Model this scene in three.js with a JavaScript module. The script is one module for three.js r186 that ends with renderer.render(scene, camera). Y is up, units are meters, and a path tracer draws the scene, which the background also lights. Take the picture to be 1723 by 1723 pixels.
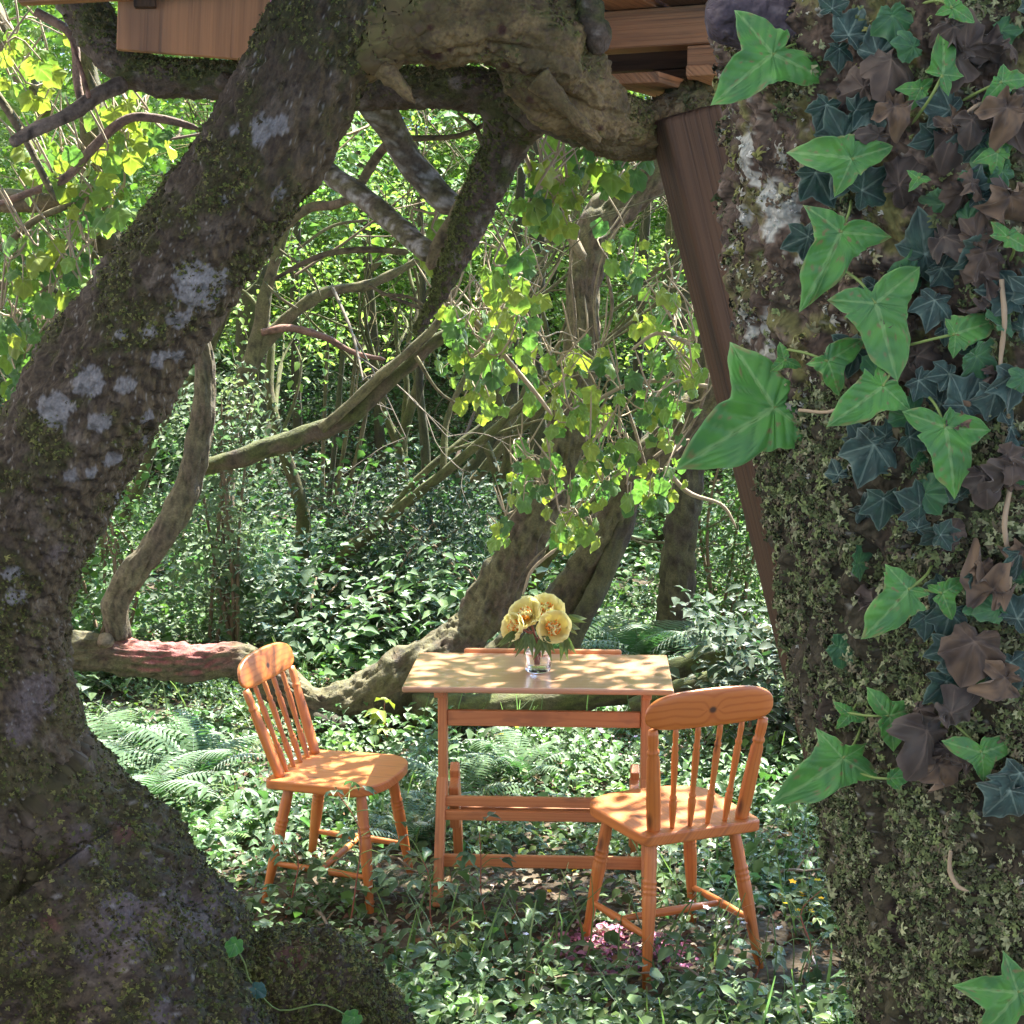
import * as THREE from 'three';
import { mergeGeometries } from 'three/addons/utils/BufferGeometryUtils.js';
import { RoundedBoxGeometry } from 'three/addons/geometries/RoundedBoxGeometry.js';
import { Sky } from 'three/addons/objects/Sky.js';
import { createNoise3D } from 'simplex-noise';

// ---------------------------------------------------------------- camera, sky, sun, exposure
const scene = new THREE.Scene();
const EYE = 2.01, PITCH = 7.4 * Math.PI / 180, FOCAL = 2800, HALF = 861.5;
const camera = new THREE.PerspectiveCamera(2 * Math.atan(HALF / FOCAL) * 180 / Math.PI, 1, 0.05, 400);
camera.position.set(0, EYE, 0);
camera.rotation.set(-PITCH, 0, 0);
const renderer = new THREE.WebGLRenderer({ antialias: true });
renderer.toneMapping = THREE.LinearToneMapping;
renderer.toneMappingExposure = 7;
renderer.shadowMap.enabled = true;
const SUN = new THREE.Vector3(0.34, 0.84, -0.43).normalize();
const sky = new Sky();
sky.name = 'sky'; sky.scale.setScalar(300);
sky.userData = { kind: 'structure', label: 'bright summer sky above the wood' };
Object.assign(sky.material.uniforms.sunPosition.value, SUN);
sky.material.uniforms.turbidity.value = 8; sky.material.uniforms.rayleigh.value = 0.4;
sky.material.uniforms.mieCoefficient.value = 0.005;
sky.material.uniforms.cloudCoverage.value = 0.72; sky.material.uniforms.cloudDensity.value = 0.6; sky.material.uniforms.cloudElevation.value = 0.5;
scene.add(sky);
scene.environmentIntensity = 0.16;
const sun = new THREE.DirectionalLight(new THREE.Color(1, 0.95, 0.82), 5);
sun.position.copy(SUN).multiplyScalar(60).add(new THREE.Vector3(0, 0, -8));
sun.target.position.set(0, 0, -8);
sun.castShadow = true;
Object.assign(sun.shadow.camera, { left: -25, right: 25, top: 25, bottom: -25, near: 1, far: 150 });
sun.shadow.mapSize.set(4096, 4096);
scene.add(sun, sun.target);

// ---------------------------------------------------------------- helpers
function rngOf(seed) { let s = seed >>> 0; return () => { s = (s + 0x6d2b79f5) | 0; let t = Math.imul(s ^ (s >>> 15), 1 | s); t = (t + Math.imul(t ^ (t >>> 7), 61 | t)) ^ t; return ((t ^ (t >>> 14)) >>> 0) / 4294967296; }; }
const N3 = createNoise3D(rngOf(11));
const V = (x, y, z) => new THREE.Vector3(x, y, z);
const clamp = (x, a = 0, b = 1) => Math.min(b, Math.max(a, x));
const sst = (a, b, x) => { const t = clamp((x - a) / (b - a)); return t * t * (3 - 2 * t); };
const lerp = (a, b, t) => a + (b - a) * t;
const mix3 = (a, b, t) => [lerp(a[0], b[0], t), lerp(a[1], b[1], t), lerp(a[2], b[2], t)];
const fbm = (x, y, z, o = 3) => { let s = 0, a = 0.5; for (let i = 0; i < o; i++) { s += a * N3(x, y, z); x *= 2.03; y *= 2.03; z *= 2.03; a *= 0.5; } return s; };
const CP = Math.cos(PITCH), SP = Math.sin(PITCH);
// the survey of the place: a sighting (x, y on the photograph) and the distance along the ground give a point
function reach(py, d) { return d / (CP - ((py - HALF) / FOCAL) * SP); }
function at(px, py, d) { const u = (px - HALF) / FOCAL, v = -(py - HALF) / FOCAL, t = d / (CP + v * SP); return V(u * t, EYE + t * (v * CP - SP), -d); }
function size(pxs, py, d) { const v = -(py - HALF) / FOCAL; return pxs * d / (CP + v * SP) / FOCAL; }
function groundY(x, z) {
  const d = -z;
  let y = 0.035 * N3(x * 0.55, 3.1, z * 0.55) * sst(0.6, 2.2, Math.hypot(x, d - 5.4)) + 0.012 * N3(x * 2.7, 7, z * 2.7);
  y += 0.25 * sst(3.4, 0.5, d);
  y += sst(11, 40, d) * 3.2 + sst(30, 90, d) * 7;
  y += 0.25 * N3(x * 0.13, 9, z * 0.13) * sst(9, 16, d);
  return y;
}
const used = new Map();
function numbered(name) { const n = used.get(name) ?? 0; used.set(name, n + 1); return n ? name + '_' + String(n).padStart(3, '0') : name; }
function thing(name, label, category, pos = [0, 0, 0], turn = 0, group) {
  const o = new THREE.Group(); o.name = numbered(name); o.position.set(...pos); o.rotation.y = turn; scene.add(o);
  o.userData = { label, category }; if (group) o.userData.group = group; return o;
}
function part(name, geo, mat, parent, label) {
  const m = new THREE.Mesh(geo, mat); m.name = name; m.castShadow = m.receiveShadow = true; parent.add(m);
  if (label) m.userData.label = label; return m;
}
function copies(name, geo, mat, mats, cols, parent) {
  const m = new THREE.InstancedMesh(geo, mat, mats.length); m.name = parent === scene ? numbered(name) : name; m.castShadow = m.receiveShadow = true;
  mats.forEach((x, i) => { m.setMatrixAt(i, x); if (cols) m.setColorAt(i, cols[i]); });
  m.userData.kind = 'stuff'; parent.add(m); return m;
}
const rel = (o, p) => p.clone().sub(o.position);
const Q = new THREE.Quaternion(), Eu = new THREE.Euler();
function trs(p, rx, ry, rz, s, sy = s, sz = s) { return new THREE.Matrix4().compose(p, Q.clone().setFromEuler(Eu.set(rx, ry, rz, 'YXZ')), V(s, sy, sz)); }
const pix = (w) => { const y = w.y - EYE, z = -w.z, v = (y * CP + z * SP), f = z * CP - y * SP; return [HALF + w.x / f * FOCAL, HALF - v / f * FOCAL]; };
// finds the points of a surface that lie at the sighted places, so that stains are laid on the bark itself
function spotsOn(g, base, rows) {
  const p = g.attributes.position, n = g.attributes.normal, w = V(), q = V(), best = rows.map(() => [1e9, V(), 0]);
  for (let i = 0; i < p.count; i++) {
    w.fromBufferAttribute(p, i).add(base); if (w.z > -0.4) continue; q.fromBufferAttribute(n, i); if (q.x * w.x + q.y * (w.y - EYE) + q.z * w.z > 0) continue;
    const [x, y] = pix(w); rows.forEach((r, k) => { const d = (x - r[0]) ** 2 + (y - r[1]) ** 2; if (d < best[k][0]) { best[k][0] = d; best[k][1].copy(w); } });
  }
  return best.map((b, k) => [b[1], size(rows[k][2], rows[k][1], Math.max(0.5, -b[1].z)), b[0]]).filter((b) => b[2] < 900);
}
const UPV = V(0, 1, 0);
function along(dir, up = V(0, 0, 1)) { const y = dir.clone().normalize(); let x = y.clone().cross(up); if (x.lengthSq() < 1e-6) x = y.clone().cross(V(1, 0, 0)); x.normalize(); const z = x.clone().cross(y); return new THREE.Matrix4().makeBasis(x, y, z); }

// a tapering limb through points [Vector3, radius], with lumps, furrows and coloured bark; the seam faces away from the viewer
function tube(P, o = {}) {
  const curve = new THREE.CatmullRomCurve3(P.map((p) => p[0]), false, 'centripetal');
  const L = curve.getLength(), n = Math.max(4, Math.ceil(L / (o.step ?? 0.03))), m = o.around ?? 10, k = P.length - 1;
  const pos = [], uv = [], idx = [], info = []; let T0 = null, N = null;
  const rAt = (t) => { const x = t * k, i = Math.min(k - 1, Math.floor(x)), f = x - i, a = P[Math.max(0, i - 1)][1], b = P[i][1], c = P[i + 1][1], d = P[Math.min(k, i + 2)][1]; return Math.max(0.0008, 0.5 * (2 * b + (c - a) * f + (2 * a - 5 * b + 4 * c - d) * f * f + (3 * b - a - 3 * c + d) * f * f * f)); };
  let s = 0, prev = null; const rMean = P.reduce((x, p) => x + p[1], 0) / P.length;
  for (let i = 0; i <= n; i++) {
    const t = i / n, c = curve.getPoint(t), T = curve.getTangent(t);
    if (prev) s += c.distanceTo(prev); prev = c;
    if (!N) { N = V(0, 0, -1).addScaledVector(T, T.z); if (N.lengthSq() < 1e-4) N = V(1, 0, 0); N.normalize(); } else { N.applyQuaternion(Q.clone().setFromUnitVectors(T0, T)); N.addScaledVector(T, -N.dot(T)).normalize(); }
    T0 = T.clone(); const B = T.clone().cross(N);
    let r = rAt(t);
    const endR = o.round === false ? 1 : Math.min(1, Math.sqrt(clamp((1 - t) * L / Math.max(r, 1e-3)) * (2 - clamp((1 - t) * L / Math.max(r, 1e-3)))) + 0.02);
    if (!o.open) r *= endR;
    for (let j = 0; j <= m; j++) {
      const a = (j % m) / m * Math.PI * 2, ca = Math.cos(a), sa = Math.sin(a), d = V(0, 0, 0).addScaledVector(N, ca).addScaledVector(B, sa);
      let f = 1; const q = c.clone().addScaledVector(d, r);
      if (o.lump) f += o.lump * fbm(q.x * (o.lf ?? 4), q.y * (o.lf ?? 4), q.z * (o.lf ?? 4) + (o.seed ?? 0), 2) * 1.6;
      if (o.ridge) { const b = a + s * (o.twist ?? 0), rk = o.rk ?? 2.2; f -= o.ridge * Math.pow(1 - Math.abs(N3(Math.cos(b) * rk, Math.sin(b) * rk, s * (o.rs ?? 1.5) + (o.seed ?? 0))), 4); }
      let add = 0; if (o.fine) add = o.fine * (fbm(q.x * (o.ff ?? 35), q.y * (o.ff ?? 35), q.z * (o.ff ?? 35), 3));
      q.copy(c).addScaledVector(d, r * f + add);
      pos.push(q.x, q.y, q.z); uv.push(j / m * 2 * Math.PI * rMean / (o.tile ?? 0.5), s / (o.tile ?? 0.5)); info.push([t, a, s]);
    }
  }
  for (let i = 0; i < n; i++) for (let j = 0; j < m; j++) { const a = i * (m + 1) + j, b = a + 1, c = a + m + 1, d = c + 1; idx.push(a, b, c, b, d, c); }
  if (!o.open) for (const [i, flip] of [[0, 1], [n, 0]]) {
    const c = curve.getPoint(i / n), ci = pos.length / 3; pos.push(c.x, c.y, c.z); uv.push(0.2, 0.2); info.push([i / n, 0, i ? s : 0]);
    for (let j = 0; j < m; j++) { const a = i * (m + 1) + j; flip ? idx.push(ci, a + 1, a) : idx.push(ci, a, a + 1); }
  }
  const g = new THREE.BufferGeometry();
  g.setAttribute('position', new THREE.Float32BufferAttribute(pos, 3)); g.setAttribute('uv', new THREE.Float32BufferAttribute(uv, 2)); g.setIndex(idx);
  g.computeVertexNormals();
  if (o.others) { // swell into the neighbouring limbs so that crotches are filled
    const pa = g.attributes.position, na = g.attributes.normal, kk = o.blend ?? 0.08, w = V(), e = V();
    for (let i = 0; i < pa.count; i++) {
      let mv = 0, gate = 0; const p0 = V(pa.getX(i), pa.getY(i), pa.getZ(i)), nn = V(na.getX(i), na.getY(i), na.getZ(i));
      for (let it = 0; it < 4; it++) {
        w.copy(p0).addScaledVector(nn, mv); let dO = 9;
        for (const S of o.others) for (let q = 0; q < S.length - 1; q++) { const [A, ra] = S[q], [Bq, rb] = S[q + 1]; e.copy(Bq).sub(A); const h = clamp(w.clone().sub(A).dot(e) / e.lengthSq()); const dd = w.distanceTo(e.multiplyScalar(h).add(A)) - lerp(ra, rb, h); if (dd < dO) dO = dd; }
        if (it === 0) gate = sst(-kk * 0.55, -kk * 0.1, dO); if (!gate || dO > kk * 1.5) break;
        const h = Math.max(kk - Math.abs(mv - dO), 0) / kk, f = Math.min(mv, dO) - h * h * kk / 4; if (f < 0) mv -= f * 0.7;
      }
      mv *= gate; if (mv) pa.setXYZ(i, p0.x + nn.x * mv, p0.y + nn.y * mv, p0.z + nn.z * mv);
    }
    g.computeVertexNormals();
  }
  if (o.prep) o.prep(g);
  if (o.col) {
    const pa = g.attributes.position, na = g.attributes.normal, col = new Float32Array(pa.count * 3), p = V(), nn = V();
    for (let i = 0; i < pa.count; i++) { p.fromBufferAttribute(pa, i); nn.fromBufferAttribute(na, i); const c = o.col(p, nn, ...info[i]); col.set(c, i * 3); }
    g.setAttribute('color', new THREE.BufferAttribute(col, 3));
  }
  return g;
}
// limb points surveyed as [x, y, half width, distance]
const sight = (rows, d0) => rows.map(([x, y, r, d]) => [at(x, y, d ?? d0), size(r, y, d ?? d0)]);
const local = (o, P) => P.map(([p, r]) => [rel(o, p), r]);

// ---------------------------------------------------------------- textures (surface grain only)
function pn(x, y, px, py, seed) { // periodic value noise
  const ix = Math.floor(x), iy = Math.floor(y), fx = x - ix, fy = y - iy, h = (i, j) => { i = ((i % px) + px) % px; j = ((j % py) + py) % py; let t = Math.imul(i * 374761393 + j * 668265263 + seed * 974634777, 1274126177); t ^= t >>> 13; t = Math.imul(t, 1103515245); return ((t ^ (t >>> 16)) >>> 0) / 4294967296; };
  const sx = fx * fx * (3 - 2 * fx), sy = fy * fy * (3 - 2 * fy);
  return lerp(lerp(h(ix, iy), h(ix + 1, iy), sx), lerp(h(ix, iy + 1), h(ix + 1, iy + 1), sx), sy);
}
const pf = (u, v, a, b, seed, o = 4) => { let s = 0, w = 0.5, t = 0; for (let i = 0; i < o; i++) { s += w * pn(u * a, v * b, a, b, seed + i); t += w; a *= 2; b *= 2; w *= 0.5; } return s / t; };
const toS = (c) => Math.round(255 * (c <= 0.0031308 ? 12.92 * c : 1.055 * Math.pow(clamp(c), 1 / 2.4) - 0.055));
function tex(w, h, fn, srgb = true) {
  const d = new Uint8Array(w * h * 4);
  for (let y = 0; y < h; y++) for (let x = 0; x < w; x++) { const c = fn(x / w, y / h), i = (y * w + x) * 4; for (let k = 0; k < 3; k++) d[i + k] = srgb ? toS(clamp(c[k])) : clamp(c[k]) * 255; d[i + 3] = 255; }
  const t = new THREE.DataTexture(d, w, h); t.wrapS = t.wrapT = THREE.RepeatWrapping; t.magFilter = THREE.LinearFilter; t.minFilter = THREE.LinearMipmapLinearFilter; t.generateMipmaps = true;
  if (srgb) t.colorSpace = THREE.SRGBColorSpace; t.needsUpdate = true; return t;
}
const grey = (x) => [x, x, x];
const barkH = (u, v) => { const w = pf(u, v, 6, 6, 3, 3) * 0.1; const a = pf(u + w, v, 14, 5, 21, 4), b = pf(u + w, v, 40, 16, 41, 3); return clamp(0.5 * Math.pow(1 - Math.abs(2 * a - 1), 0.6) + 0.35 * b + 0.2 * pf(u, v, 90, 90, 77, 2)); };
const T = {};
T.barkBump = tex(1024, 1024, (u, v) => grey(barkH(u, v)), false);
T.bark = tex(1024, 1024, (u, v) => { const h = barkH(u, v), m = pf(u, v, 70, 70, 5, 3); return grey(clamp(0.25 + 0.75 * h) * (0.6 + 0.8 * m)); });
function pine(u, v, seed) { const w = (pf(u, v, 3, 1, seed, 3) - 0.5) * 1.2; const ring = 0.5 + 0.5 * Math.sin((u * 9 + w * 2.2) * Math.PI * 2), line = Math.pow(ring, 3), f = pf(u, v, 180, 5, seed + 9, 2); return [line, f]; }
T.pine = tex(512, 1024, (u, v) => { const [l, f] = pine(u, v, 61), b = pf(u, v, 4, 3, 2, 2); let c = mix3([0.5, 0.15, 0.026], [0.35, 0.078, 0.011], l * 0.6 + 0.25 * f); c = mix3(c, [0.62, 0.24, 0.06], b * 0.35); c = mix3(c, [0.25, 0.075, 0.02], sst(0.52, 0.78, pf(u, v, 5, 6, 47, 4)) * 0.55); c = mix3(c, [0.5, 0.25, 0.11], sst(0.62, 0.8, pf(u, v, 7, 9, 57, 4)) * 0.22); if (pf(u, v, 260, 9, 87, 1) > 0.93) c = mix3(c, [0.2, 0.07, 0.03], 0.5); const kx = ((u - 0.3) * 6), ky = (v - 0.22) * 9, kd = Math.hypot(kx, ky); return kd < 0.6 ? mix3([0.16, 0.045, 0.012], c, sst(0.12, 0.6, kd)) : c; });
T.crest = tex(1024, 256, (u, v) => { const dx = (u - 0.5) * 4.6, dy = (v - 0.47), kd = Math.hypot(dx * 1.1, dy), pull = 0.22 * Math.exp(-kd * kd * 14) * Math.sign(dy || 1), w = (pf(v, u, 2, 5, 8, 3) - 0.5) * 0.9; const arch = 0.35 * Math.abs(Math.abs(dx) - 1.2); const ring = 0.5 + 0.5 * Math.sin((v * 6 + pull * 6 + w + arch) * Math.PI * 2), f = pf(v, u, 120, 8, 19, 2); let c = mix3([0.5, 0.16, 0.03], [0.37, 0.09, 0.013], Math.pow(ring, 4) * 0.7 + 0.2 * f); return mix3([0.055, 0.017, 0.008], c, sst(0.045, 0.13, Math.hypot(dx * 0.75, dy * 1.2))); });
T.tableTop = tex(1024, 512, (u, v) => { const [l, f] = pine(v, u, 33); return mix3(mix3([0.5, 0.27, 0.165], [0.41, 0.205, 0.115], l * 0.35 + f * 0.45), [0.32, 0.2, 0.1], sst(0.5, 0.75, pf(u, v, 5, 4, 71, 4)) * 0.4); });
T.pinkWood = tex(512, 1024, (u, v) => { const [l, f] = pine(u, v, 83); return mix3(mix3([0.54, 0.22, 0.085], [0.42, 0.145, 0.05], l * 0.45 + f * 0.4), [0.26, 0.1, 0.05], sst(0.55, 0.8, pf(u, v, 4, 7, 25, 4)) * 0.5); });
T.oldWood = tex(512, 1024, (u, v) => { const [l, f] = pine(u, v, 90), st = pf(u, v, 3, 3, 14, 4), crack = Math.pow(pf(u, v, 46, 2, 55, 3), 5) * 3; return mix3(mix3([0.14, 0.072, 0.036], [0.075, 0.04, 0.022], l * 0.3 + f * 0.5), [0.05, 0.03, 0.02], clamp(sst(0.38, 0.68, st) * 0.75 + crack * 0.6)); });
T.oldBump = tex(512, 1024, (u, v) => { const [l, f] = pine(u, v, 90); return grey(clamp(0.7 - 0.25 * l - 0.2 * f - Math.pow(pf(u, v, 46, 2, 55, 3), 5) * 2)); }, false);
T.ground = tex(1024, 1024, (u, v) => { const a = pf(u, v, 5, 5, 1, 4), b = pf(u, v, 60, 60, 6, 3), c = pf(u, v, 24, 24, 12, 3); return mix3(mix3([0.045, 0.032, 0.02], [0.11, 0.08, 0.05], b), [0.045, 0.06, 0.02], sst(0.5, 0.7, a) * 0.7 * c); });
T.groundBump = tex(512, 512, (u, v) => grey(pf(u, v, 30, 30, 16, 4)), false);

// ---------------------------------------------------------------- materials
const std = (o) => new THREE.MeshStandardMaterial(o), phy = (o) => new THREE.MeshPhysicalMaterial(o);
const M = {
  bark: std({ vertexColors: true, map: T.bark, bumpMap: T.barkBump, bumpScale: 0.006, roughness: 0.92 }),
  nearBark: std({ vertexColors: true, map: T.bark, bumpMap: T.barkBump, bumpScale: 0.009, roughness: 0.9 }),
  moss: std({ color: new THREE.Color(1, 1, 1), roughness: 1 }),
  chair: phy({ map: T.pine, roughness: 0.5, clearcoat: 0.3, clearcoatRoughness: 0.4 }),
  crest: phy({ map: T.crest, roughness: 0.42, clearcoat: 0.5, clearcoatRoughness: 0.3 }),
  tableTop: phy({ map: T.tableTop, roughness: 0.3, clearcoat: 0.6, clearcoatRoughness: 0.16 }),
  tableWood: std({ map: T.pinkWood, roughness: 0.5 }),
  oldWood: std({ map: T.oldWood, color: new THREE.Color(0.72, 0.78, 0.78), bumpMap: T.oldBump, bumpScale: 0.003, roughness: 0.85 }),
  rustWood: std({ map: T.oldWood, color: new THREE.Color(3.6, 3.5, 3.2), bumpMap: T.oldBump, bumpScale: 0.003, roughness: 0.8 }),
  ground: std({ map: T.ground, bumpMap: T.groundBump, bumpScale: 0.02, roughness: 1 }),
  leaf: phy({ color: new THREE.Color(1, 1, 1), roughness: 1, clearcoat: 0.16, clearcoatRoughness: 0.5, transmission: 0.58, thickness: 0, side: THREE.DoubleSide }),
  groundLeaf: phy({ color: new THREE.Color(1, 1, 1), roughness: 1, clearcoat: 0.5, clearcoatRoughness: 0.3, transmission: 0.5, thickness: 0, side: THREE.DoubleSide }),
  hangLeaf: phy({ vertexColors: true, roughness: 1, clearcoat: 0.5, clearcoatRoughness: 0.35, transmission: 0.55, thickness: 0, side: THREE.DoubleSide }),
  ivy: phy({ vertexColors: true, roughness: 1, clearcoat: 0.5, clearcoatRoughness: 0.36, transmission: 0.3, thickness: 0, side: THREE.DoubleSide }),
  darkIvy: phy({ vertexColors: true, roughness: 1, clearcoat: 0.2, clearcoatRoughness: 0.35, transmission: 0.3, thickness: 0, side: THREE.DoubleSide }),
  withered: phy({ vertexColors: true, roughness: 1, clearcoat: 0.3, clearcoatRoughness: 0.5, transmission: 0.15, thickness: 0, side: THREE.DoubleSide }),
  petal: phy({ vertexColors: true, roughness: 1, transmission: 0.35, thickness: 0, side: THREE.DoubleSide }),
  stem: std({ color: new THREE.Color(0.13, 0.2, 0.05), roughness: 0.7 }),
  twig: std({ color: new THREE.Color(0.17, 0.12, 0.075), roughness: 0.9 }),
  paleTwig: std({ color: new THREE.Color(0.3, 0.24, 0.16), roughness: 0.9 }),
  redStem: std({ color: new THREE.Color(0.28, 0.09, 0.06), roughness: 0.7 }),
  stamen: std({ color: new THREE.Color(0.75, 0.26, 0.02), roughness: 0.8 }),
  glass: phy({ color: new THREE.Color(1, 1, 1), roughness: 0.02, transmission: 1, thickness: 0.003, ior: 1.5 }),
  water: phy({ color: new THREE.Color(1, 1, 1), roughness: 0, transmission: 1, thickness: 0.05, ior: 1.33 }),
  litter: std({ color: new THREE.Color(1, 1, 1), roughness: 1, side: THREE.DoubleSide }),
  cord: std({ color: new THREE.Color(0.5, 0.25, 0.4), roughness: 0.8 }),
};
// ---------------------------------------------------------------- ground
{
  const xs = [], zs = [];
  for (let i = 0; i <= 150; i++) { const t = i / 150 * 2 - 1; xs.push(Math.sign(t) * (Math.abs(t) * 4 + Math.pow(Math.abs(t), 4) * 120)); }
  for (let i = 0; i <= 260; i++) { const t = i / 260; zs.push(8 - t * 24 - Math.pow(t, 4) * 150); }
  const p = [], uv = [], idx = [], W = xs.length;
  zs.forEach((z) => xs.forEach((x) => { p.push(x, groundY(x, z), z); uv.push(x / 1.1, z / 1.1); }));
  for (let j = 0; j < zs.length - 1; j++) for (let i = 0; i < W - 1; i++) { const a = j * W + i; idx.push(a, a + 1, a + W, a + 1, a + W + 1, a + W); }
  const g = new THREE.BufferGeometry(); g.setAttribute('position', new THREE.Float32BufferAttribute(p, 3)); g.setAttribute('uv', new THREE.Float32BufferAttribute(uv, 2)); g.setIndex(idx); g.computeVertexNormals();
  const m = part('ground', g, M.ground, scene); m.userData = { kind: 'structure', label: 'shaded woodland floor of dark soil and litter' };
}

// ---------------------------------------------------------------- moss, scattered over bark
const rM = rngOf(5);
function strand(len, w, curl, yaw, lean) {
  const p = [], idx = [], S = 3; let x = 0, y = 0, a = lean;
  for (let i = 0; i <= S; i++) { const ww = w * (1 - i / S * 0.75); for (const s of [-1, 1]) { p.push(x * Math.cos(yaw) - s * ww * Math.sin(yaw), y, x * Math.sin(yaw) + s * ww * Math.cos(yaw)); } x += Math.sin(a) * len / S; y += Math.cos(a) * len / S; a += curl; }
  for (let i = 0; i < S; i++) { const a0 = i * 2; idx.push(a0, a0 + 1, a0 + 2, a0 + 1, a0 + 3, a0 + 2); }
  const g = new THREE.BufferGeometry(); g.setAttribute('position', new THREE.Float32BufferAttribute(p, 3)); g.setIndex(idx); g.computeVertexNormals(); return g;
}
const tuftGeos = [0, 1].map(() => mergeGeometries(Array.from({ length: 6 }, () => strand(0.5 + rM() * 0.5, 0.13 + rM() * 0.11, 0.5 + rM() * 1.1, rM() * 6.28, 0.3 + rM() * 0.9))));
M.tuft = std({ color: new THREE.Color(1, 1, 1), roughness: 1, side: THREE.DoubleSide });
function mossOn(geo, parent, weight, count, sz, hues, seed) {
  const r = rngOf(seed), pa = geo.attributes.position, na = geo.attributes.normal, lists = [[], []], cols = [[], []], p = V(), n = V(), wp = V();
  let guard = 0; parent.updateMatrixWorld(true);
  for (let c = 0; c < count && guard < count * 40; guard++) {
    const i = Math.floor(r() * pa.count); p.fromBufferAttribute(pa, i); n.fromBufferAttribute(na, i); wp.copy(p).add(parent.position);
    const toEye = V(0, EYE, 0).sub(wp).normalize(); if (n.dot(toEye) < -0.35) continue;
    if (r() > weight(wp, n)) continue; c++;
    const m = along(n.clone().add(V((r() - 0.5) * 0.9, (r() - 0.5) * 0.9, (r() - 0.5) * 0.9))); m.multiply(new THREE.Matrix4().makeRotationY(r() * 6.28));
    const s = sz * (0.5 + r() * r() * 1.3); m.scale(V(s, s * (0.6 + 0.6 * r()), s)); p.addScaledVector(V((r() - 0.5), (r() - 0.5), (r() - 0.5)), 0.006); m.setPosition(p.x, p.y, p.z);
    const k = r() < 0.5 ? 0 : 1, h = hues[Math.floor(r() * hues.length)], b = 0.6 + 0.7 * r(); lists[k].push(m); cols[k].push(new THREE.Color(h[0] * b, h[1] * b, h[2] * b));
  }
  lists.forEach((l, k) => l.length && copies('moss', tuftGeos[k], M.tuft, l, cols[k], parent));
}

// ---------------------------------------------------------------- the leaning tree on the left, with its limbs overhead
const TRUNK = sight([[790, -330, 78, 3.35], [690, -130, 92, 3.4], [565, 30, 101, 3.45], [432, 270, 103, 3.5], [340, 400, 102, 3.55], [252, 520, 106, 3.6], [168, 650, 116, 3.66], [95, 780, 118, 3.72], [40, 900, 112, 3.78], [8, 1020, 112, 3.85], [2, 1140, 118, 3.9], [0, 1280, 150, 3.95], [5, 1420, 190, 4.0], [10, 1580, 225, 4.05], [10, 1760, 250, 4.1], [10, 1960, 280, 4.15]]);
const ROOTA = sight([[40, 1330, 120, 3.95], [140, 1440, 150, 4.0], [270, 1590, 140, 4.02], [400, 1672, 108, 4.05], [500, 1654, 94, 4.08], [570, 1664, 76, 4.1], [620, 1722, 62, 4.12], [662, 1800, 54, 4.14], [690, 1930, 40, 4.16]]);
const ROOTB = sight([[60, 1500, 200, 3.9], [200, 1680, 200, 3.85], [330, 1850, 170, 3.8], [460, 2000, 120, 3.75]]);
const TWIST = sight([[560, 20, 62, 3.46], [650, 40, 64, 3.46], [730, 32, 74, 3.46], [820, 30, 82, 3.48], [895, 62, 86, 3.52], [945, 130, 78, 3.58], [1000, 188, 66, 3.66], [1060, 222, 50, 3.75], [1120, 206, 44, 3.85], [1190, 165, 42, 3.95], [1300, 110, 40, 4.05], [1450, 60, 36, 4.2]]);
const REAR = sight([[95, -90, 36, 4.5], [140, 10, 38, 4.45], [195, 92, 38, 4.4], [265, 130, 32, 4.35], [350, 132, 32, 4.3], [450, 140, 34, 4.25], [560, 148, 34, 4.2], [680, 148, 34, 4.15], [790, 150, 36, 4.1], [880, 168, 44, 4.05], [960, 190, 46, 3.95], [1030, 215, 44, 3.88]]);
const CUT = sight([[905, 150, 48, 4.08], [862, 220, 38, 4.12], [824, 300, 33, 4.16], [797, 360, 29, 4.2], [775, 415, 25, 4.22], [752, 462, 19, 4.25], [735, 505, 12, 4.27], [700, 560, 7, 4.3]]);
const ltBase = at(10, 1700, 4.1); ltBase.y = groundY(ltBase.x, ltBase.z);
const leftTree = thing('leaning_tree', 'thick mossy old tree leaning in from the left, crooked limbs arching across the top', 'tree', ltBase.toArray());
const LICHEN = [[302, 540, 20], [345, 487, 42], [322, 470, 30], [212, 650, 17], [252, 562, 14], [205, 562, 8], [170, 710, 18], [188, 770, 14], [155, 795, 12], [300, 598, 14], [270, 605, 18], [28, 1005, 20], [22, 965, 16], [468, 322, 12], [378, 335, 8], [440, 222, 22], [470, 210, 16], [393, 218, 8], [248, 700, 14], [240, 740, 12], [90, 690, 30], [150, 640, 26], [120, 800, 12], [200, 840, 10]];
const LAVENDER = [[200, 1570, 72], [230, 1545, 50], [290, 1540, 60], [340, 1550, 50], [60, 1170, 42], [140, 1410, 26], [30, 1230, 30], [45, 1600, 28], [100, 930, 26], [270, 1710, 30]];
const KN = [[500, 1610, 34], [210, 1395, 24], [90, 1550, 20]];
let spotL = [], spotV = [], spotK = [], spotH = [], spotR = [];
const mossField = (w) => fbm(w.x * 4.2 + 3, w.y * 4.2, w.z * 4.2, 3) + 0.5 * fbm(w.x * 17, w.y * 17, w.z * 17, 2);
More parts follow.
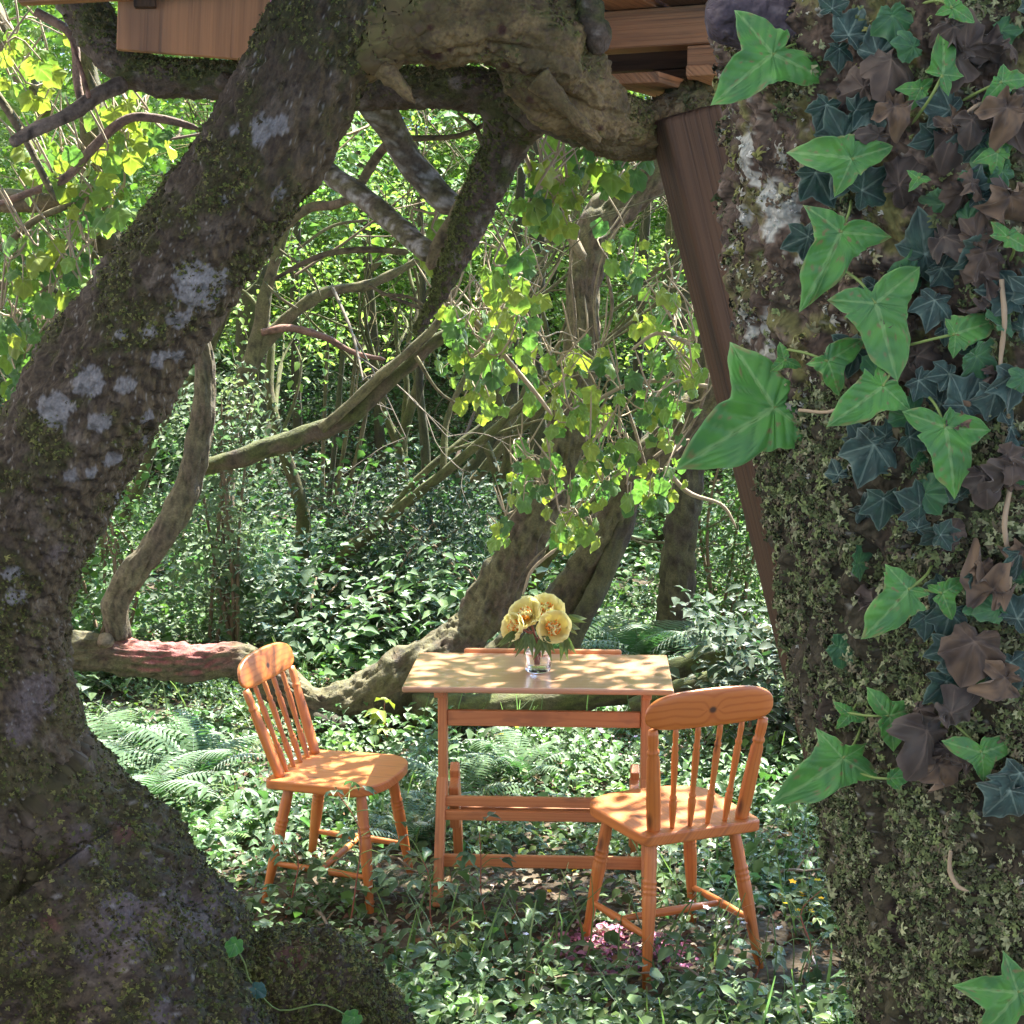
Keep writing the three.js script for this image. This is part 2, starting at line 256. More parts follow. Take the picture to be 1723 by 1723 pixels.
function leftBark(p, n) {
  const w = p.clone().add(ltBase), f = fbm(w.x * 60, w.y * 60, w.z * 60, 2), g = fbm(w.x * 9, w.y * 9, w.z * 9, 3);
  let c = mix3([0.062, 0.049, 0.032], [0.125, 0.107, 0.083], sst(0, 0.55, g)); c = mix3(c, [0.024, 0.018, 0.014], sst(0.05, 0.5, f));
  c = mix3(c, [0.042, 0.045, 0.012], sst(-0.2, 0.15, mossField(w) + n.y * 0.15) * 0.85);
  c = mix3(c, [0.2, 0.16, 0.075], sst(0.1, 0.9, n.x) * sst(0.5, 1.1, w.y) * 0.35);  // right-facing bark painted paler, as if lit from that side
  for (const [q, r] of spotL) { const d = w.distanceTo(q); if (d < r * 1.5) c = mix3(c, [0.26, 0.275, 0.29], sst(r * 1.1, r * 0.95, d + r * 0.45 * (fbm(w.x * 50, w.y * 50, w.z * 50, 3) + 0.5 * N3(w.x * 22, w.y * 22, w.z * 22))) * (0.75 + 0.25 * f)); }
  for (const [q, r] of spotV) { const d = w.distanceTo(q); if (d < r * 1.6) c = mix3(c, [0.14, 0.12, 0.115], sst(r * 1.2, r * 0.6, d + r * 0.5 * g) * (0.9 - 0.4 * sst(0, 0.4, f))); }
  for (const [q, r] of spotK) { const d = w.distanceTo(q); if (d < r * 1.6) c = mix3(c, [0.12, 0.055, 0.045], sst(r * 1.2, r * 0.6, d + r * 0.5 * g) * 0.8); }
  const speck = N3(w.x * 120, w.y * 120, w.z * 120); if (speck > 0.84) c = mix3(c, [0.35, 0.36, 0.34], 0.6);
  return c;
}
const HOLES = [[735, 92, 13], [760, 85, 10], [780, 90, 9], [720, 88, 8], [852, 112, 9], [878, 118, 10], [725, 48, 6], [845, 52, 9], [1010, 215, 9], [895, 148, 7], [890, 170, 6]];
function twistBark(p, n) {
  const w = p.clone().add(ltBase), f = fbm(w.x * 55, w.y * 55, w.z * 55, 3), g = fbm(w.x * 7, w.y * 7, w.z * 7, 3), st = fbm(w.x * 14, w.y * 40, w.z * 14, 2);
  let c = mix3([0.11, 0.088, 0.036], [0.21, 0.16, 0.07], sst(-0.2, 0.4, g)); c = mix3(c, [0.15, 0.15, 0.05], sst(-0.05, 0.35, mossField(w) + 0.25 * n.y + sst(0.1, 0.6, w.x) * 0.4) * 0.75); c = mix3(c, [0.09, 0.06, 0.04], sst(0.1, 0.5, f) * 0.8 + sst(0.25, 0.5, st) * 0.4);
  for (const [q, r] of spotH) { const d = w.distanceTo(q); if (d < r * 1.7) c = mix3(c, [0.05, 0.02, 0.012], sst(r * 1.25, r * 0.6, d + r * 0.7 * g)); }
  return c;
}
function rearBark(p, n) { const w = p.clone().add(ltBase), f = fbm(w.x * 40, w.y * 40, w.z * 40, 3), g = fbm(w.x * 8, w.y * 8, w.z * 8, 2); let c = mix3([0.1, 0.078, 0.055], [0.065, 0.075, 0.02], sst(-0.2, 0.25, g + 0.35 * n.y)); c = mix3(c, [0.24, 0.22, 0.18], sst(0.32, 0.5, fbm(w.x * 13, w.y * 13, w.z * 13, 3)) * 0.8); return mix3(c, [0.03, 0.025, 0.02], sst(0.1, 0.5, f) * 0.6); }
{
  const L = (P) => local(leftTree, P), A = [L(TRUNK), L(ROOTA), L(ROOTB), L(TWIST), L(REAR), L(CUT)];
  const G = [];
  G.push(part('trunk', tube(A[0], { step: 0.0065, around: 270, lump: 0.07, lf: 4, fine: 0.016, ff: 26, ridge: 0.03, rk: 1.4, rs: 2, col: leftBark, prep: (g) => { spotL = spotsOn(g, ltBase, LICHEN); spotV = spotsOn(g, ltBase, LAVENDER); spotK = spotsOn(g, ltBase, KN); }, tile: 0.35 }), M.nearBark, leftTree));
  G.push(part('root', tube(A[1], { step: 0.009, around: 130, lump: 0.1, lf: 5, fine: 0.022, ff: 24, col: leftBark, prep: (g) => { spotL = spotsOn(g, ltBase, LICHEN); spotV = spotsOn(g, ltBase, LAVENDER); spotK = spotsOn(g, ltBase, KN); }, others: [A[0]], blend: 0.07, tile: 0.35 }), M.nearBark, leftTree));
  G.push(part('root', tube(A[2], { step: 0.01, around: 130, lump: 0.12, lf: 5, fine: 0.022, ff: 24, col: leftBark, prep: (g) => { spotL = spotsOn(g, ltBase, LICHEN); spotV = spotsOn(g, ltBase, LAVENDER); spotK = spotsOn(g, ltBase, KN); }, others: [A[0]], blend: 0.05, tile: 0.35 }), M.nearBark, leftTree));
  G.push(part('limb', tube(A[3], { step: 0.006, around: 150, lump: 0.16, lf: 6, fine: 0.011, ff: 34, ridge: 0.14, rk: 0.9, rs: 2.2, twist: 4, col: twistBark, prep: (g) => { spotH = spotsOn(g, ltBase, HOLES); }, others: [A[0]], blend: 0.1, tile: 0.3 }), M.nearBark, leftTree, 'contorted bare brown limb with rot holes'));
  G.push(part('limb', tube(A[4], { step: 0.01, around: 60, lump: 0.12, lf: 8, fine: 0.01, ff: 40, col: rearBark, others: [A[3]], blend: 0.06, tile: 0.3 }), M.nearBark, leftTree, 'dark mossy limb running level behind'));
  G.push(part('limb', tube(A[5], { step: 0.009, around: 60, lump: 0.12, lf: 9, fine: 0.01, ff: 40, col: rearBark, others: [A[4]], blend: 0.08, tile: 0.3 }), M.nearBark, leftTree, 'mossy limb hanging down to a sawn end'));
  const stub = (rows, d, col) => part('branch_stub', tube(L(sight(rows, d)), { step: 0.006, around: 18, lump: 0.2, lf: 20, fine: 0.006, ridge: 0.15, col, tile: 0.3 }), M.nearBark, leftTree);
  stub([[640, 115, 16], [665, 135, 14], [685, 158, 9], [700, 178, 3]], 3.38, twistBark);
  stub([[905, 130, 26], [945, 170, 13], [985, 215, 10], [1010, 240, 6]], 3.42, twistBark);
  stub([[990, -30, 22], [992, 20, 24], [1003, 60, 26], [1012, 92, 14]], 3.5, rearBark);
  stub([[370, 130, 18], [392, 150, 10], [398, 165, 5]], 4.2, rearBark);
  const mw = (w, n) => clamp(0.15 + 1.5 * (mossField(w) + n.y * 0.15)) + (w.y < 0.75 ? 0.25 : 0);
  const hues = [[0.095, 0.115, 0.028], [0.068, 0.09, 0.024], [0.14, 0.15, 0.05], [0.075, 0.065, 0.03], [0.04, 0.036, 0.018]];
  const lich = (S) => (w) => { for (const [q, r] of S) if (w.distanceTo(q) < r * (0.8 + 0.35 * N3(w.x * 60, w.y * 60, w.z * 60))) return 1; return 0; };
  mossOn(G[0].geometry, leftTree, lich(spotL), 2600, 0.005, [[0.28, 0.3, 0.32], [0.22, 0.24, 0.25], [0.34, 0.36, 0.36]], 27);
  mossOn(G[0].geometry, leftTree, mw, 22000, 0.009, hues, 21); mossOn(G[1].geometry, leftTree, (w, n) => 0.25 + mw(w, n), 21000, 0.012, hues, 22); mossOn(G[2].geometry, leftTree, mw, 15000, 0.012, hues, 23);
  mossOn(G[3].geometry, leftTree, (w, n) => clamp(1.4 * mossField(w) + 0.3 * n.y + sst(0.1, 0.6, w.x) * 0.3), 5000, 0.009, [[0.12, 0.13, 0.035], [0.09, 0.1, 0.03], [0.17, 0.14, 0.06], [0.1, 0.07, 0.04]], 26);
  mossOn(G[4].geometry, leftTree, (w, n) => clamp(0.25 + n.y * 0.5), 3500, 0.012, [[0.09, 0.11, 0.03], [0.07, 0.085, 0.02], [0.13, 0.12, 0.05]], 24);
  mossOn(G[5].geometry, leftTree, (w, n) => clamp(0.2 - n.x * 0.6), 2200, 0.011, [[0.09, 0.11, 0.03], [0.07, 0.085, 0.02]], 25);
}

// ---------------------------------------------------------------- woodwork of the tree platform overhead
function woodUV(g, axis, su = 0.12, sv = 0.6, ou = 0, ov = 0) { const p = g.attributes.position, uv = new Float32Array(p.count * 2); for (let i = 0; i < p.count; i++) { const c = [p.getX(i), p.getY(i), p.getZ(i)], a = c[axis], b = c[(axis + 1) % 3] + c[(axis + 2) % 3]; uv[i * 2] = b / su + ou; uv[i * 2 + 1] = a / sv + ov; } g.setAttribute('uv', new THREE.BufferAttribute(uv, 2)); return g; }
function board(x, y, z, axis, seed = 0, bev = 0.004) { return woodUV(new RoundedBoxGeometry(x, y, z, 2, bev), axis, 0.13, 0.7, seed * 0.37, seed * 0.61); }
function put(name, geo, mat, parent, pos, rot = [0, 0, 0], label) { const m = part(name, geo, mat, parent, label); m.position.set(...pos); m.rotation.set(...rot); return m; }
{
  const o = at(340, 40, 4.0);
  const t = thing('deck_board', 'wide rust brown weathered board hung on edge above the mossy limb at the top left', 'board', o.toArray(), 0.12);
  t.rotation.z = -0.06;
  put('board', woodUV(board(0.385, 0.4, 0.03, 1, 1), 1, 0.5, 0.9, 0.2, 0.3), M.rustWood, t, [0.0, 0.125, 0]);
  put('batten', board(0.56, 0.036, 0.05, 0, 2), M.rustWood, t, [-0.13, 0.056, 0.055], [0, 0, 0.13]);
  put('batten', board(0.05, 0.3, 0.03, 1, 3), M.oldWood, t, [-0.14, 0.17, 0.031], [0, 0, 0.08]);
  const o2 = at(1090, 60, 4.05);
  const q = thing('pallet', 'reddish brown timber pallet lodged on the crooked limb beside the ivy trunk', 'pallet', o2.toArray(), -0.42);
  put('stringer', board(0.62, 0.085, 0.09, 0, 4), M.rustWood, q, [0.1, -0.005, 0.1]);
  put('stringer', board(0.62, 0.085, 0.09, 0, 5), M.oldWood, q, [0.1, -0.005, -0.28]);
  put('stringer', board(0.62, 0.085, 0.09, 0, 6), M.oldWood, q, [0.1, -0.005, -0.62]);
  put('slat', board(0.12, 0.024, 1.1, 2, 7), M.rustWood, q, [0.07, -0.124, -0.26], [0.02, 0, 0]);
  put('slat', board(0.14, 0.024, 1.1, 2, 8), M.rustWood, q, [0.26, -0.126, -0.26]);
  put('block', board(0.1, 0.075, 0.1, 0, 9), M.rustWood, q, [0.19, -0.086, 0.08]);
  put('block', board(0.1, 0.075, 0.1, 0, 10), M.oldWood, q, [-0.02, -0.086, -0.28]);
  for (let i = 0; i < 5; i++) put('deck_slat', board(0.12, 0.024, 1.1, 2, 11 + i), i % 2 ? M.rustWood : M.oldWood, q, [-0.14 + i * 0.145, 0.052, -0.26], [0, 0.01 * (i % 3), 0]);
  put('slat', board(0.3, 0.03, 0.1, 0, 17), M.rustWood, q, [0.03, 0.083, 0.16], [0, 0.05, 0.05], 'paler curved slat end');
  const dk = thing('unseen_deck', 'unseen plank deck out of view overhead, placed to shade the two trunks', 'platform', [-0.1, 3.06, -3.7]);  // deck out of view, sized and placed to shade both trunks
  for (let i = 0; i < 27; i++) put('plank', board(3.1, 0.026, 0.128, 0, i), i % 3 ? M.oldWood : M.rustWood, dk, [0.03 * Math.sin(i * 5), 0.004 * (i % 2), 1.72 - i * 0.133]);
  for (const x of [-1.1, 0.1, 1.2]) put('joist', board(0.07, 0.1, 3.5, 2, x), M.oldWood, dk, [x, -0.066, 0]);
  const pA = at(1150, 190, 3.72), pB = at(1446, 1420, 3.9), dir = pA.clone().sub(pB), Lp = dir.length();
  const foot = pB.clone().addScaledVector(dir, -(pB.y - groundY(pB.x, pB.z) + 0.06) / dir.y), L2 = pA.distanceTo(foot);
  const post = thing('timber_prop', 'dark brown squared timber prop leaning behind the ivy trunk', 'post', foot.toArray());
  const g = woodUV(new RoundedBoxGeometry(0.135, L2, 0.12, 3, 0.012), 1, 0.2, 1.4, 0.2, 0.1); g.translate(0, L2 / 2, 0); g.rotateY(0.25);
  const pm = part('beam', g, M.oldWood, post); pm.quaternion.setFromUnitVectors(UPV, dir.normalize());
  const cdo = at(458, -30, 3.9), cd = thing('cord_loop', 'short mauve cord end dangling from the platform at the top', 'cord', cdo.toArray());
  part('cord', tube([[V(0, 0.06, 0), 0.005], [V(0, 0, 0), 0.005], [V(0.002, -0.04, 0.004), 0.006], [V(-0.006, -0.065, 0.006), 0.005], [V(-0.002, -0.085, 0), 0.004]], { step: 0.006, around: 8 }), M.cord, cd);
}

// ---------------------------------------------------------------- ivy leaves of every sort
function ivyLeaf(lobes, o = {}) {
  const r = rngOf(o.seed ?? 1), LB = lobes.map(([x, y]) => [Math.atan2(y, x), Math.hypot(x, y)]), mean = LB.reduce((s, l) => s + l[1], 0) / LB.length, Lm = Math.max(...LB.map((l) => l[1]));
  const wrap = (a) => Math.abs(((a + Math.PI) % (2 * Math.PI) + 2 * Math.PI) % (2 * Math.PI) - Math.PI);
  const mx = lobes.reduce((s, l) => s + l[0] / Math.hypot(...l), 0), my = lobes.reduce((s, l) => s + l[1] / Math.hypot(...l), 0), pet = o.pet ?? Math.atan2(-my, -mx), nearPet = Math.min(...LB.map((l) => wrap(l[0] - pet)));
  const cot = o.cot ?? 1.75, ss = (o.seed ?? 1) * 7.7, r0 = (o.r0 ?? 0.42) * mean;
  const rOf = (th) => { let s = Math.pow(r0, 7); for (const [a, L] of LB) { const d = wrap(th - a); if (d < 1.5) { const x = L / (Math.cos(d) + cot * Math.sin(d)) * (1 + 0.22 * Math.sin(Math.min(1, d / 0.75) * Math.PI)); s += Math.pow(x, 7); } } let R = Math.pow(s, 1 / 7); if (nearPet > 0.5) R *= 1 - 0.45 * Math.exp(-((wrap(th - pet) / 0.28) ** 2)); return R * (1 + (o.wavy ?? 0.045) * N3(Math.cos(th) * 3, Math.sin(th) * 3, ss)); };
  const A = []; const nA = o.nA ?? 72, R = o.rings ?? 10; for (let i = 0; i < nA; i++) A.push(i / nA * 2 * Math.PI);
  for (const [a] of LB) for (const e of [-0.05, -0.018, 0, 0.018, 0.05]) A.push(((a + e) % (2 * Math.PI) + 2 * Math.PI) % (2 * Math.PI)); A.sort((a, b) => a - b);
  const P = [0, 0, 0], C = [], idx = [], n = A.length, fold = o.fold ?? 0.3, bend = o.bend ?? 0.25, curl = o.curl ?? 0.08;
  const base = o.base, dark = o.dark, vein = o.vein; C.push(...vein);
  for (let k = 1; k <= R; k++) for (const th of A) {
    const q = k / R, rr = rOf(th) * q, x = Math.cos(th) * rr, y = Math.sin(th) * rr; let best = LB[0], bd = 9; for (const l of LB) { const d = wrap(th - l[0]); if (d < bd) { bd = d; best = l; } }
    const a = rr * Math.cos(bd), b = rr * Math.sin(bd), L = best[1]; const sec = (((a - b * 0.85) / (L * 0.2)) % 1 + 1) % 1, sv = Math.min(sec, 1 - sec);
    let z = fold * b - bend * a * Math.abs(a) / L + 0.035 * L * (1 - Math.exp(-sv * 9)) * (q < 0.98 ? 1 : 0.4) + curl * Lm * q * q * N3(Math.cos(th) * 1.3 + ss, Math.sin(th) * 1.3, q * 0.7);
    P.push(x, y, z);
    let c = mix3(base, dark, clamp(0.5 + 1.1 * fbm(x / Lm * 2.2 + ss, y / Lm * 2.2, 1, 3)));
    const main = b < L * 0.02 * (1.25 - Math.min(1, a / L)) + L * 0.006 ? 1 : 0; const s2 = clamp(1 - sv / 0.055) * (bd < 0.7 ? 0.5 : 0.3);
    c = mix3(c, vein, Math.max(main * (o.vs ?? 0.65), s2 * (o.vs ?? 0.65))); if (o.spots) { const sp = N3(x / Lm * 7 + ss, y / Lm * 7, 3); if (sp > 0.72) c = mix3(c, [0.16, 0.12, 0.05], sst(0.72, 0.8, sp) * 0.8); if (q > 0.9 && N3(x / Lm * 4, y / Lm * 4 + ss, 9) > 0.45) c = mix3(c, [0.2, 0.17, 0.06], 0.6); } if (q > 0.97) c = mix3(c, vein, 0.3); C.push(...c);
  }
  for (let j = 0; j < n; j++) { const j2 = (j + 1) % n; idx.push(0, 1 + j, 1 + j2); for (let k = 0; k < R - 1; k++) { const a = 1 + k * n + j, b = 1 + k * n + j2; idx.push(a, a + n, b, b, a + n, b + n); } }
  const g = new THREE.BufferGeometry(); g.setAttribute('position', new THREE.Float32BufferAttribute(P, 3)); g.setAttribute('color', new THREE.Float32BufferAttribute(C, 3)); g.setIndex(idx); g.computeVertexNormals(); return g;
}

// ---------------------------------------------------------------- the mossy trunk on the right and the ivy on it
const RT = sight([[1655, -420, 470, 1.3], [1683, 0, 474, 1.3], [1694, 250, 470, 1.3], [1716, 480, 472, 1.3], [1767, 760, 478, 1.3], [1824, 1060, 484, 1.31], [1876, 1300, 484, 1.32], [1904, 1560, 474, 1.33], [1944, 1800, 470, 1.34], [2024, 2400, 480, 1.36], [2144, 3400, 500, 1.4], [2434, 5400, 640, 1.45]]);
const rtBase = RT[RT.length - 1][0].clone(); rtBase.y = groundY(rtBase.x, rtBase.z);
const rightTree = thing('ivy_trunk_tree', 'broad trunk close on the right, furred with moss and hung with ivy', 'tree', rtBase.toArray());
const RL = [[1250, 245, 26], [1262, 275, 22], [1272, 300, 14], [1305, 330, 30], [1320, 360, 26], [1300, 385, 20], [1252, 360, 16], [1320, 268, 16], [1300, 545, 22], [1265, 560, 14], [1295, 590, 18], [1240, 195, 16], [1215, 215, 12], [1255, 190, 8], [1230, 420, 10], [1345, 440, 10], [1225, 640, 10], [1300, 1190, 8]];
const rtMoss = (w) => { const h = w.y; const f = fbm(w.x * 9, w.y * 9, w.z * 9, 3); const right = sst(0.25, 0.36, w.x); return clamp(sst(1.97, 1.86, h + 0.12 * f) * 1.1 + 0.4 * right + sst(0.05, 0.4, f) * 0.4); };
function rightBark(p, n) {
  const w = p.clone().add(rtBase), f = fbm(w.x * 110, w.y * 60, w.z * 110, 3), g = fbm(w.x * 14, w.y * 9, w.z * 14, 3);
  let c = mix3([0.085, 0.06, 0.042], [0.2, 0.155, 0.12], sst(-0.15, 0.45, g)); c = mix3(c, [0.04, 0.027, 0.018], sst(-0.02, 0.25, f)); c = mix3(c, [0.02, 0.014, 0.01], sst(0.1, 0.02, Math.abs(N3(w.x * 26, w.y * 7, w.z * 26))) * 0.8); c = mix3(c, [0.14, 0.14, 0.045], sst(0.1, 0.4, fbm(w.x * 24 + 9, w.y * 18, w.z * 24, 3)));
  c = mix3(c, [0.032, 0.03, 0.013], rtMoss(w) * 0.9); c = mix3(c, [0.035, 0.02, 0.016], sst(0.2, 0.42, g) * rtMoss(w) * 0.7);
  for (const [q, r] of spotR) { const d = w.distanceTo(q); if (d < r * 1.6) c = mix3(c, [0.36, 0.38, 0.34], sst(r * 1.15, r * 0.95, d + r * 0.9 * (fbm(w.x * 90, w.y * 90, w.z * 90, 3) + 0.4 * g))); }
  if (N3(w.x * 170, w.y * 170, w.z * 170) > 0.84) c = mix3(c, [0.3, 0.32, 0.28], 0.6);
  return c;
}
const rtGeo = tube(local(rightTree, RT), { step: 0.0055, around: 400, lump: 0.03, lf: 4, fine: 0.012, ff: 38, ridge: 0.035, rk: 3, rs: 2.2, col: rightBark, prep: (g) => { spotR = spotsOn(g, rtBase, RL); }, tile: 0.28, open: true });
part('trunk', rtGeo, M.nearBark, rightTree);
const zbuf = new Map();
{ const p = rtGeo.attributes.position, w = V(); for (let i = 0; i < p.count; i++) { w.fromBufferAttribute(p, i).add(rtBase); if (w.z > -0.5) continue; const [x, y] = pix(w); if (x < 1000 || x > 1900 || y < -100 || y > 1850) continue; const k = Math.round(x / 16) * 1000 + Math.round(y / 16); const d = -w.z; if (!(zbuf.get(k) < d)) zbuf.set(k, d); } }
function trunkD(x, y) { for (let dx = 0; dx < 30; dx++) for (const dy of [0, 1, -1]) { const d = zbuf.get((Math.round(x / 16) + dx) * 1000 + Math.round(y / 16) + dy); if (d) return d; } return 1.12; }
{
  const knot = sight([[1380, 70, 46], [1320, 46, 50], [1260, 30, 50], [1210, 20, 44], [1186, 16, 30]], 1.2);
  part('branch_stub', tube(local(rightTree, knot), { step: 0.004, around: 60, lump: 0.1, lf: 18, fine: 0.004, ff: 60, col: (p) => { const f = fbm(p.x * 90, p.y * 90, p.z * 90, 3); return mix3([0.055, 0.045, 0.06], [0.14, 0.12, 0.135], sst(0.1, 0.5, f)); }, tile: 0.28 }), M.nearBark, rightTree, 'dark purplish sawn branch stub');
  const mh = [[0.125, 0.165, 0.06], [0.09, 0.125, 0.048], [0.23, 0.26, 0.14], [0.07, 0.095, 0.036], [0.11, 0.1, 0.06], [0.045, 0.048, 0.025]];
  mossOn(rtGeo, rightTree, (w) => { const [x, y] = pix(w); if (x < 1100 || x > 2250 || y < -200 || y > 2000) return 0; return rtMoss(w) * (0.06 + 1.1 * clamp(0.5 + 2.4 * fbm(w.x * 11, w.y * 9, w.z * 11, 3))); }, 62000, 0.0066, mh, 31);
  mossOn(rtGeo, rightTree, (w) => { const [x, y] = pix(w); if (x < 1100 || x > 1500 || y < -120 || y > 800) return 0; return clamp(2.2 * fbm(w.x * 20, w.y * 14, w.z * 20, 3)); }, 2500, 0.007, [[0.15, 0.16, 0.05], [0.2, 0.2, 0.11], [0.3, 0.31, 0.26], [0.08, 0.06, 0.04]], 32);
  mossOn(rtGeo, rightTree, (w) => { for (const [q, r] of spotR) if (w.distanceTo(q) < r * (0.75 + 0.5 * N3(w.x * 90, w.y * 90, w.z * 90))) return 1; return 0.004; }, 2600, 0.0042, [[0.34, 0.37, 0.33], [0.27, 0.31, 0.26], [0.42, 0.43, 0.4]], 33);
}
const ivyRoot = at(1500, 900, 1.2);
const ivy = thing('climbing_ivy', 'ivy with bright green, dark veined and withered leaves clinging to the broad trunk', 'ivy', ivyRoot.toArray());
const GREEN = { base: [0.06, 0.26, 0.028], dark: [0.035, 0.165, 0.04], vein: [0.24, 0.42, 0.16] };
const DARKG = { base: [0.012, 0.058, 0.038], dark: [0.01, 0.036, 0.032], vein: [0.25, 0.36, 0.3] };
const BROWN = { base: [0.14, 0.085, 0.065], dark: [0.035, 0.025, 0.02], vein: [0.13, 0.1, 0.075] };
// [junction x, y, then lobe tips x, y ...] as sighted, lifted off the bark
const bright = [
  [1300, 92, 1197, 170, 1395, 135, 1236, 10], [1433, 268, 1327, 250, 1506, 243, 1407, 328], [1415, 392, 1352, 340, 1505, 397, 1350, 520, 1382, 478], [1473, 511, 1392, 503, 1550, 447, 1514, 646], [1302, 686, 1230, 572, 1387, 746, 1143, 787],
  [1485, 650, 1397, 716, 1534, 692, 1478, 615], [1590, 719, 1518, 692, 1674, 724, 1612, 841], [1393, 608, 1457, 568, 1415, 666, 1358, 612], [1586, 126, 1590, 42, 1596, 162, 1624, 128, 1560, 118], [1549, 150, 1530, 186, 1508, 148, 1572, 130],
  [1686, 138, 1656, 170, 1740, 128, 1690, 106], [1678, 257, 1712, 214, 1676, 302, 1640, 272], [1545, 300, 1568, 302, 1530, 322, 1526, 286], [1607, 562, 1686, 536, 1606, 602, 1592, 534], [1320, 606, 1350, 618, 1296, 626, 1312, 574], [1694, 398, 1740, 420, 1670, 372, 1666, 396], [1602, 14, 1644, 36, 1574, 24, 1590, -16],
  [1528, 992, 1453, 1077, 1492, 950, 1566, 1000], [1585, 998, 1630, 972, 1606, 1045, 1560, 984], [1430, 1201, 1404, 1182, 1458, 1214, 1408, 1228], [1496, 1204, 1506, 1268, 1556, 1186, 1459, 1156], [1418, 1276, 1300, 1362, 1486, 1318, 1376, 1228, 1462, 1252], [1651, 1266, 1586, 1247, 1718, 1245, 1658, 1318], [1712, 1668, 1604, 1662, 1690, 1600, 1640, 1760, 1790, 1640], [1600, 800, 1612, 832, 1590, 786], [1498, 1310, 1540, 1306, 1516, 1330, 1520, 1290],
];
const rI = rngOf(77);
bright.forEach((b, i) => {
  const [jx, jy] = b, d = trunkD(jx, jy) - (i < 8 || i === 17 || i === 21 ? 0.034 : 0.018) - rI() * 0.006, J = at(jx, jy, d), lobes = []; for (let k = 2; k < b.length; k += 2) lobes.push([size(b[k] - jx, jy, d), -size(b[k + 1] - jy, jy, d)]);
  const Lm = Math.max(...lobes.map((l) => Math.hypot(...l)));
  const y = rI() * 0.5; const g = ivyLeaf(lobes, { ...GREEN, base: mix3(GREEN.base, [0.075, 0.23, 0.03], y), seed: i + 3, spots: true, nA: 110, rings: 18, fold: 0.1 + rI() * 0.22, bend: 0.12 + 0.2 * rI(), curl: 0.08, vs: 0.42, cot: lobes.length > 3 ? 3 : 2.5, r0: 0.26 });
  const m = part('leaf', g, M.ivy, ivy, i === 4 ? 'large bright green leaf jutting past the bark' : undefined); m.position.copy(rel(ivy, J)); m.rotation.set(-0.12, (jx - 1500) / 2800, 0);
  const mean = lobes.reduce((s, l) => [s[0] + l[0], s[1] + l[1]], [0, 0]), ml = Math.hypot(...mean) || 1, ux = -mean[0] / ml, uy = -mean[1] / ml, pl = Math.min(Lm * 0.9, 0.03);
  part('petiole', tube([[V(0, 0, 0.0005), 0.0011], [V(ux * pl * 0.5, uy * pl * 0.5, -0.004), 0.001], [V(ux * pl, uy * pl, -0.028), 0.0011]], { step: 0.004, around: 6 }), M.stem, m);
});
const five = (a) => [[0, 1], [0.78 * Math.sin(0.95), 0.78 * Math.cos(0.95)], [-0.78 * Math.sin(0.95), 0.78 * Math.cos(0.95)], [0.5 * Math.sin(2.05), 0.5 * Math.cos(2.05)], [-0.5 * Math.sin(2.05), 0.5 * Math.cos(2.05)]].map(([x, y]) => [x * a, y * a]);
const darkGeo = [0, 1, 2].map((k) => ivyLeaf(five(1), { ...DARKG, base: k === 2 ? [0.03, 0.085, 0.075] : DARKG.base, seed: 40 + k, nA: 84, rings: 12, fold: 0.2, bend: 0.25, curl: 0.16, vs: k === 2 ? 0.4 : 0.24, cot: 2.3, r0: 0.36, pet: -Math.PI / 2 }));
const midGeo = ivyLeaf([[0, 1], [0.66, 0.4], [-0.66, 0.4]], { base: [0.03, 0.15, 0.04], dark: [0.02, 0.1, 0.045], vein: [0.12, 0.27, 0.1], seed: 47, nA: 64, rings: 10, fold: 0.25, bend: 0.3, curl: 0.2, vs: 0.3, cot: 1.7, r0: 0.45, pet: -Math.PI / 2 });
const brownGeo = [0, 1, 2, 3, 4].map((k) => ivyLeaf(k === 1 ? five(1) : k === 3 ? [[0, 1], [0.8, 0.1]] : [[0, 1], [0.62, 0.35 - 0.2 * k], [-0.5, 0.45]], { ...BROWN, base: [[0.072, 0.053, 0.038], [0.085, 0.058, 0.034], [0.052, 0.046, 0.038], [0.17, 0.115, 0.065], [0.042, 0.032, 0.025]][k], seed: 50 + k, nA: 44, rings: 8, fold: 0.4 * (k % 2 ? 1 : -0.8), bend: 0.35 + 0.1 * k, curl: 0.3 + 0.08 * k, vs: 0.35, cot: 1.35, r0: 0.48, pet: -Math.PI / 2 }));
function leafAt(name, geo, mat, px, py, ln, deg, lift, tilt = 0.35, turn = 0) { // ln: sighted length from the leaf's heart to its tip
  const d = trunkD(px, py) - lift, m = part(name, geo, mat, ivy); m.position.copy(rel(ivy, at(px, py, d))); m.scale.setScalar(size(ln, py, d));
  m.quaternion.setFromEuler(Eu.set((rI() - 0.5) * tilt * 2, (rI() - 0.5) * tilt * 2 + turn, -deg * Math.PI / 180, 'XYZ')); return m;
}
for (const [x, y, l, a, k] of [[1556, 428, 105, 45, 0], [1470, 748, 82, 200, 2], [1622, 682, 78, 30, 2], [1592, 1146, 72, 170, 0], [1716, 1300, 70, 200, 2], [1360, 398, 52, 250, 1], [1440, 590, 62, 250, 1], [1486, 838, 62, 180, 1], [1412, 82, 42, 180, 0], [1392, 176, 50, 200, 0], [1440, 186, 54, 80, 1], [1372, 290, 70, 150, 1], [1450, 320, 72, 60, 0], [1558, 1036, 46, 180, 0], [1700, 1330, 74, 215, 2], [1400, 15, 44, 10, 0], [1545, 640, 50, 130, 2], [1420, 232, 64, 330, 1], [1500, 520, 60, 220, 1], [1582, 900, 44, 90, 0], [1640, 965, 40, 130, 1], [1530, 735, 52, 110, 1], [1598, 1030, 60, 190, 1], [1600, 1090, 50, 250, 1]]) leafAt('leaf', darkGeo[k], M.darkIvy, x, y, l, a, 0.012 + rI() * 0.012, 0.25);
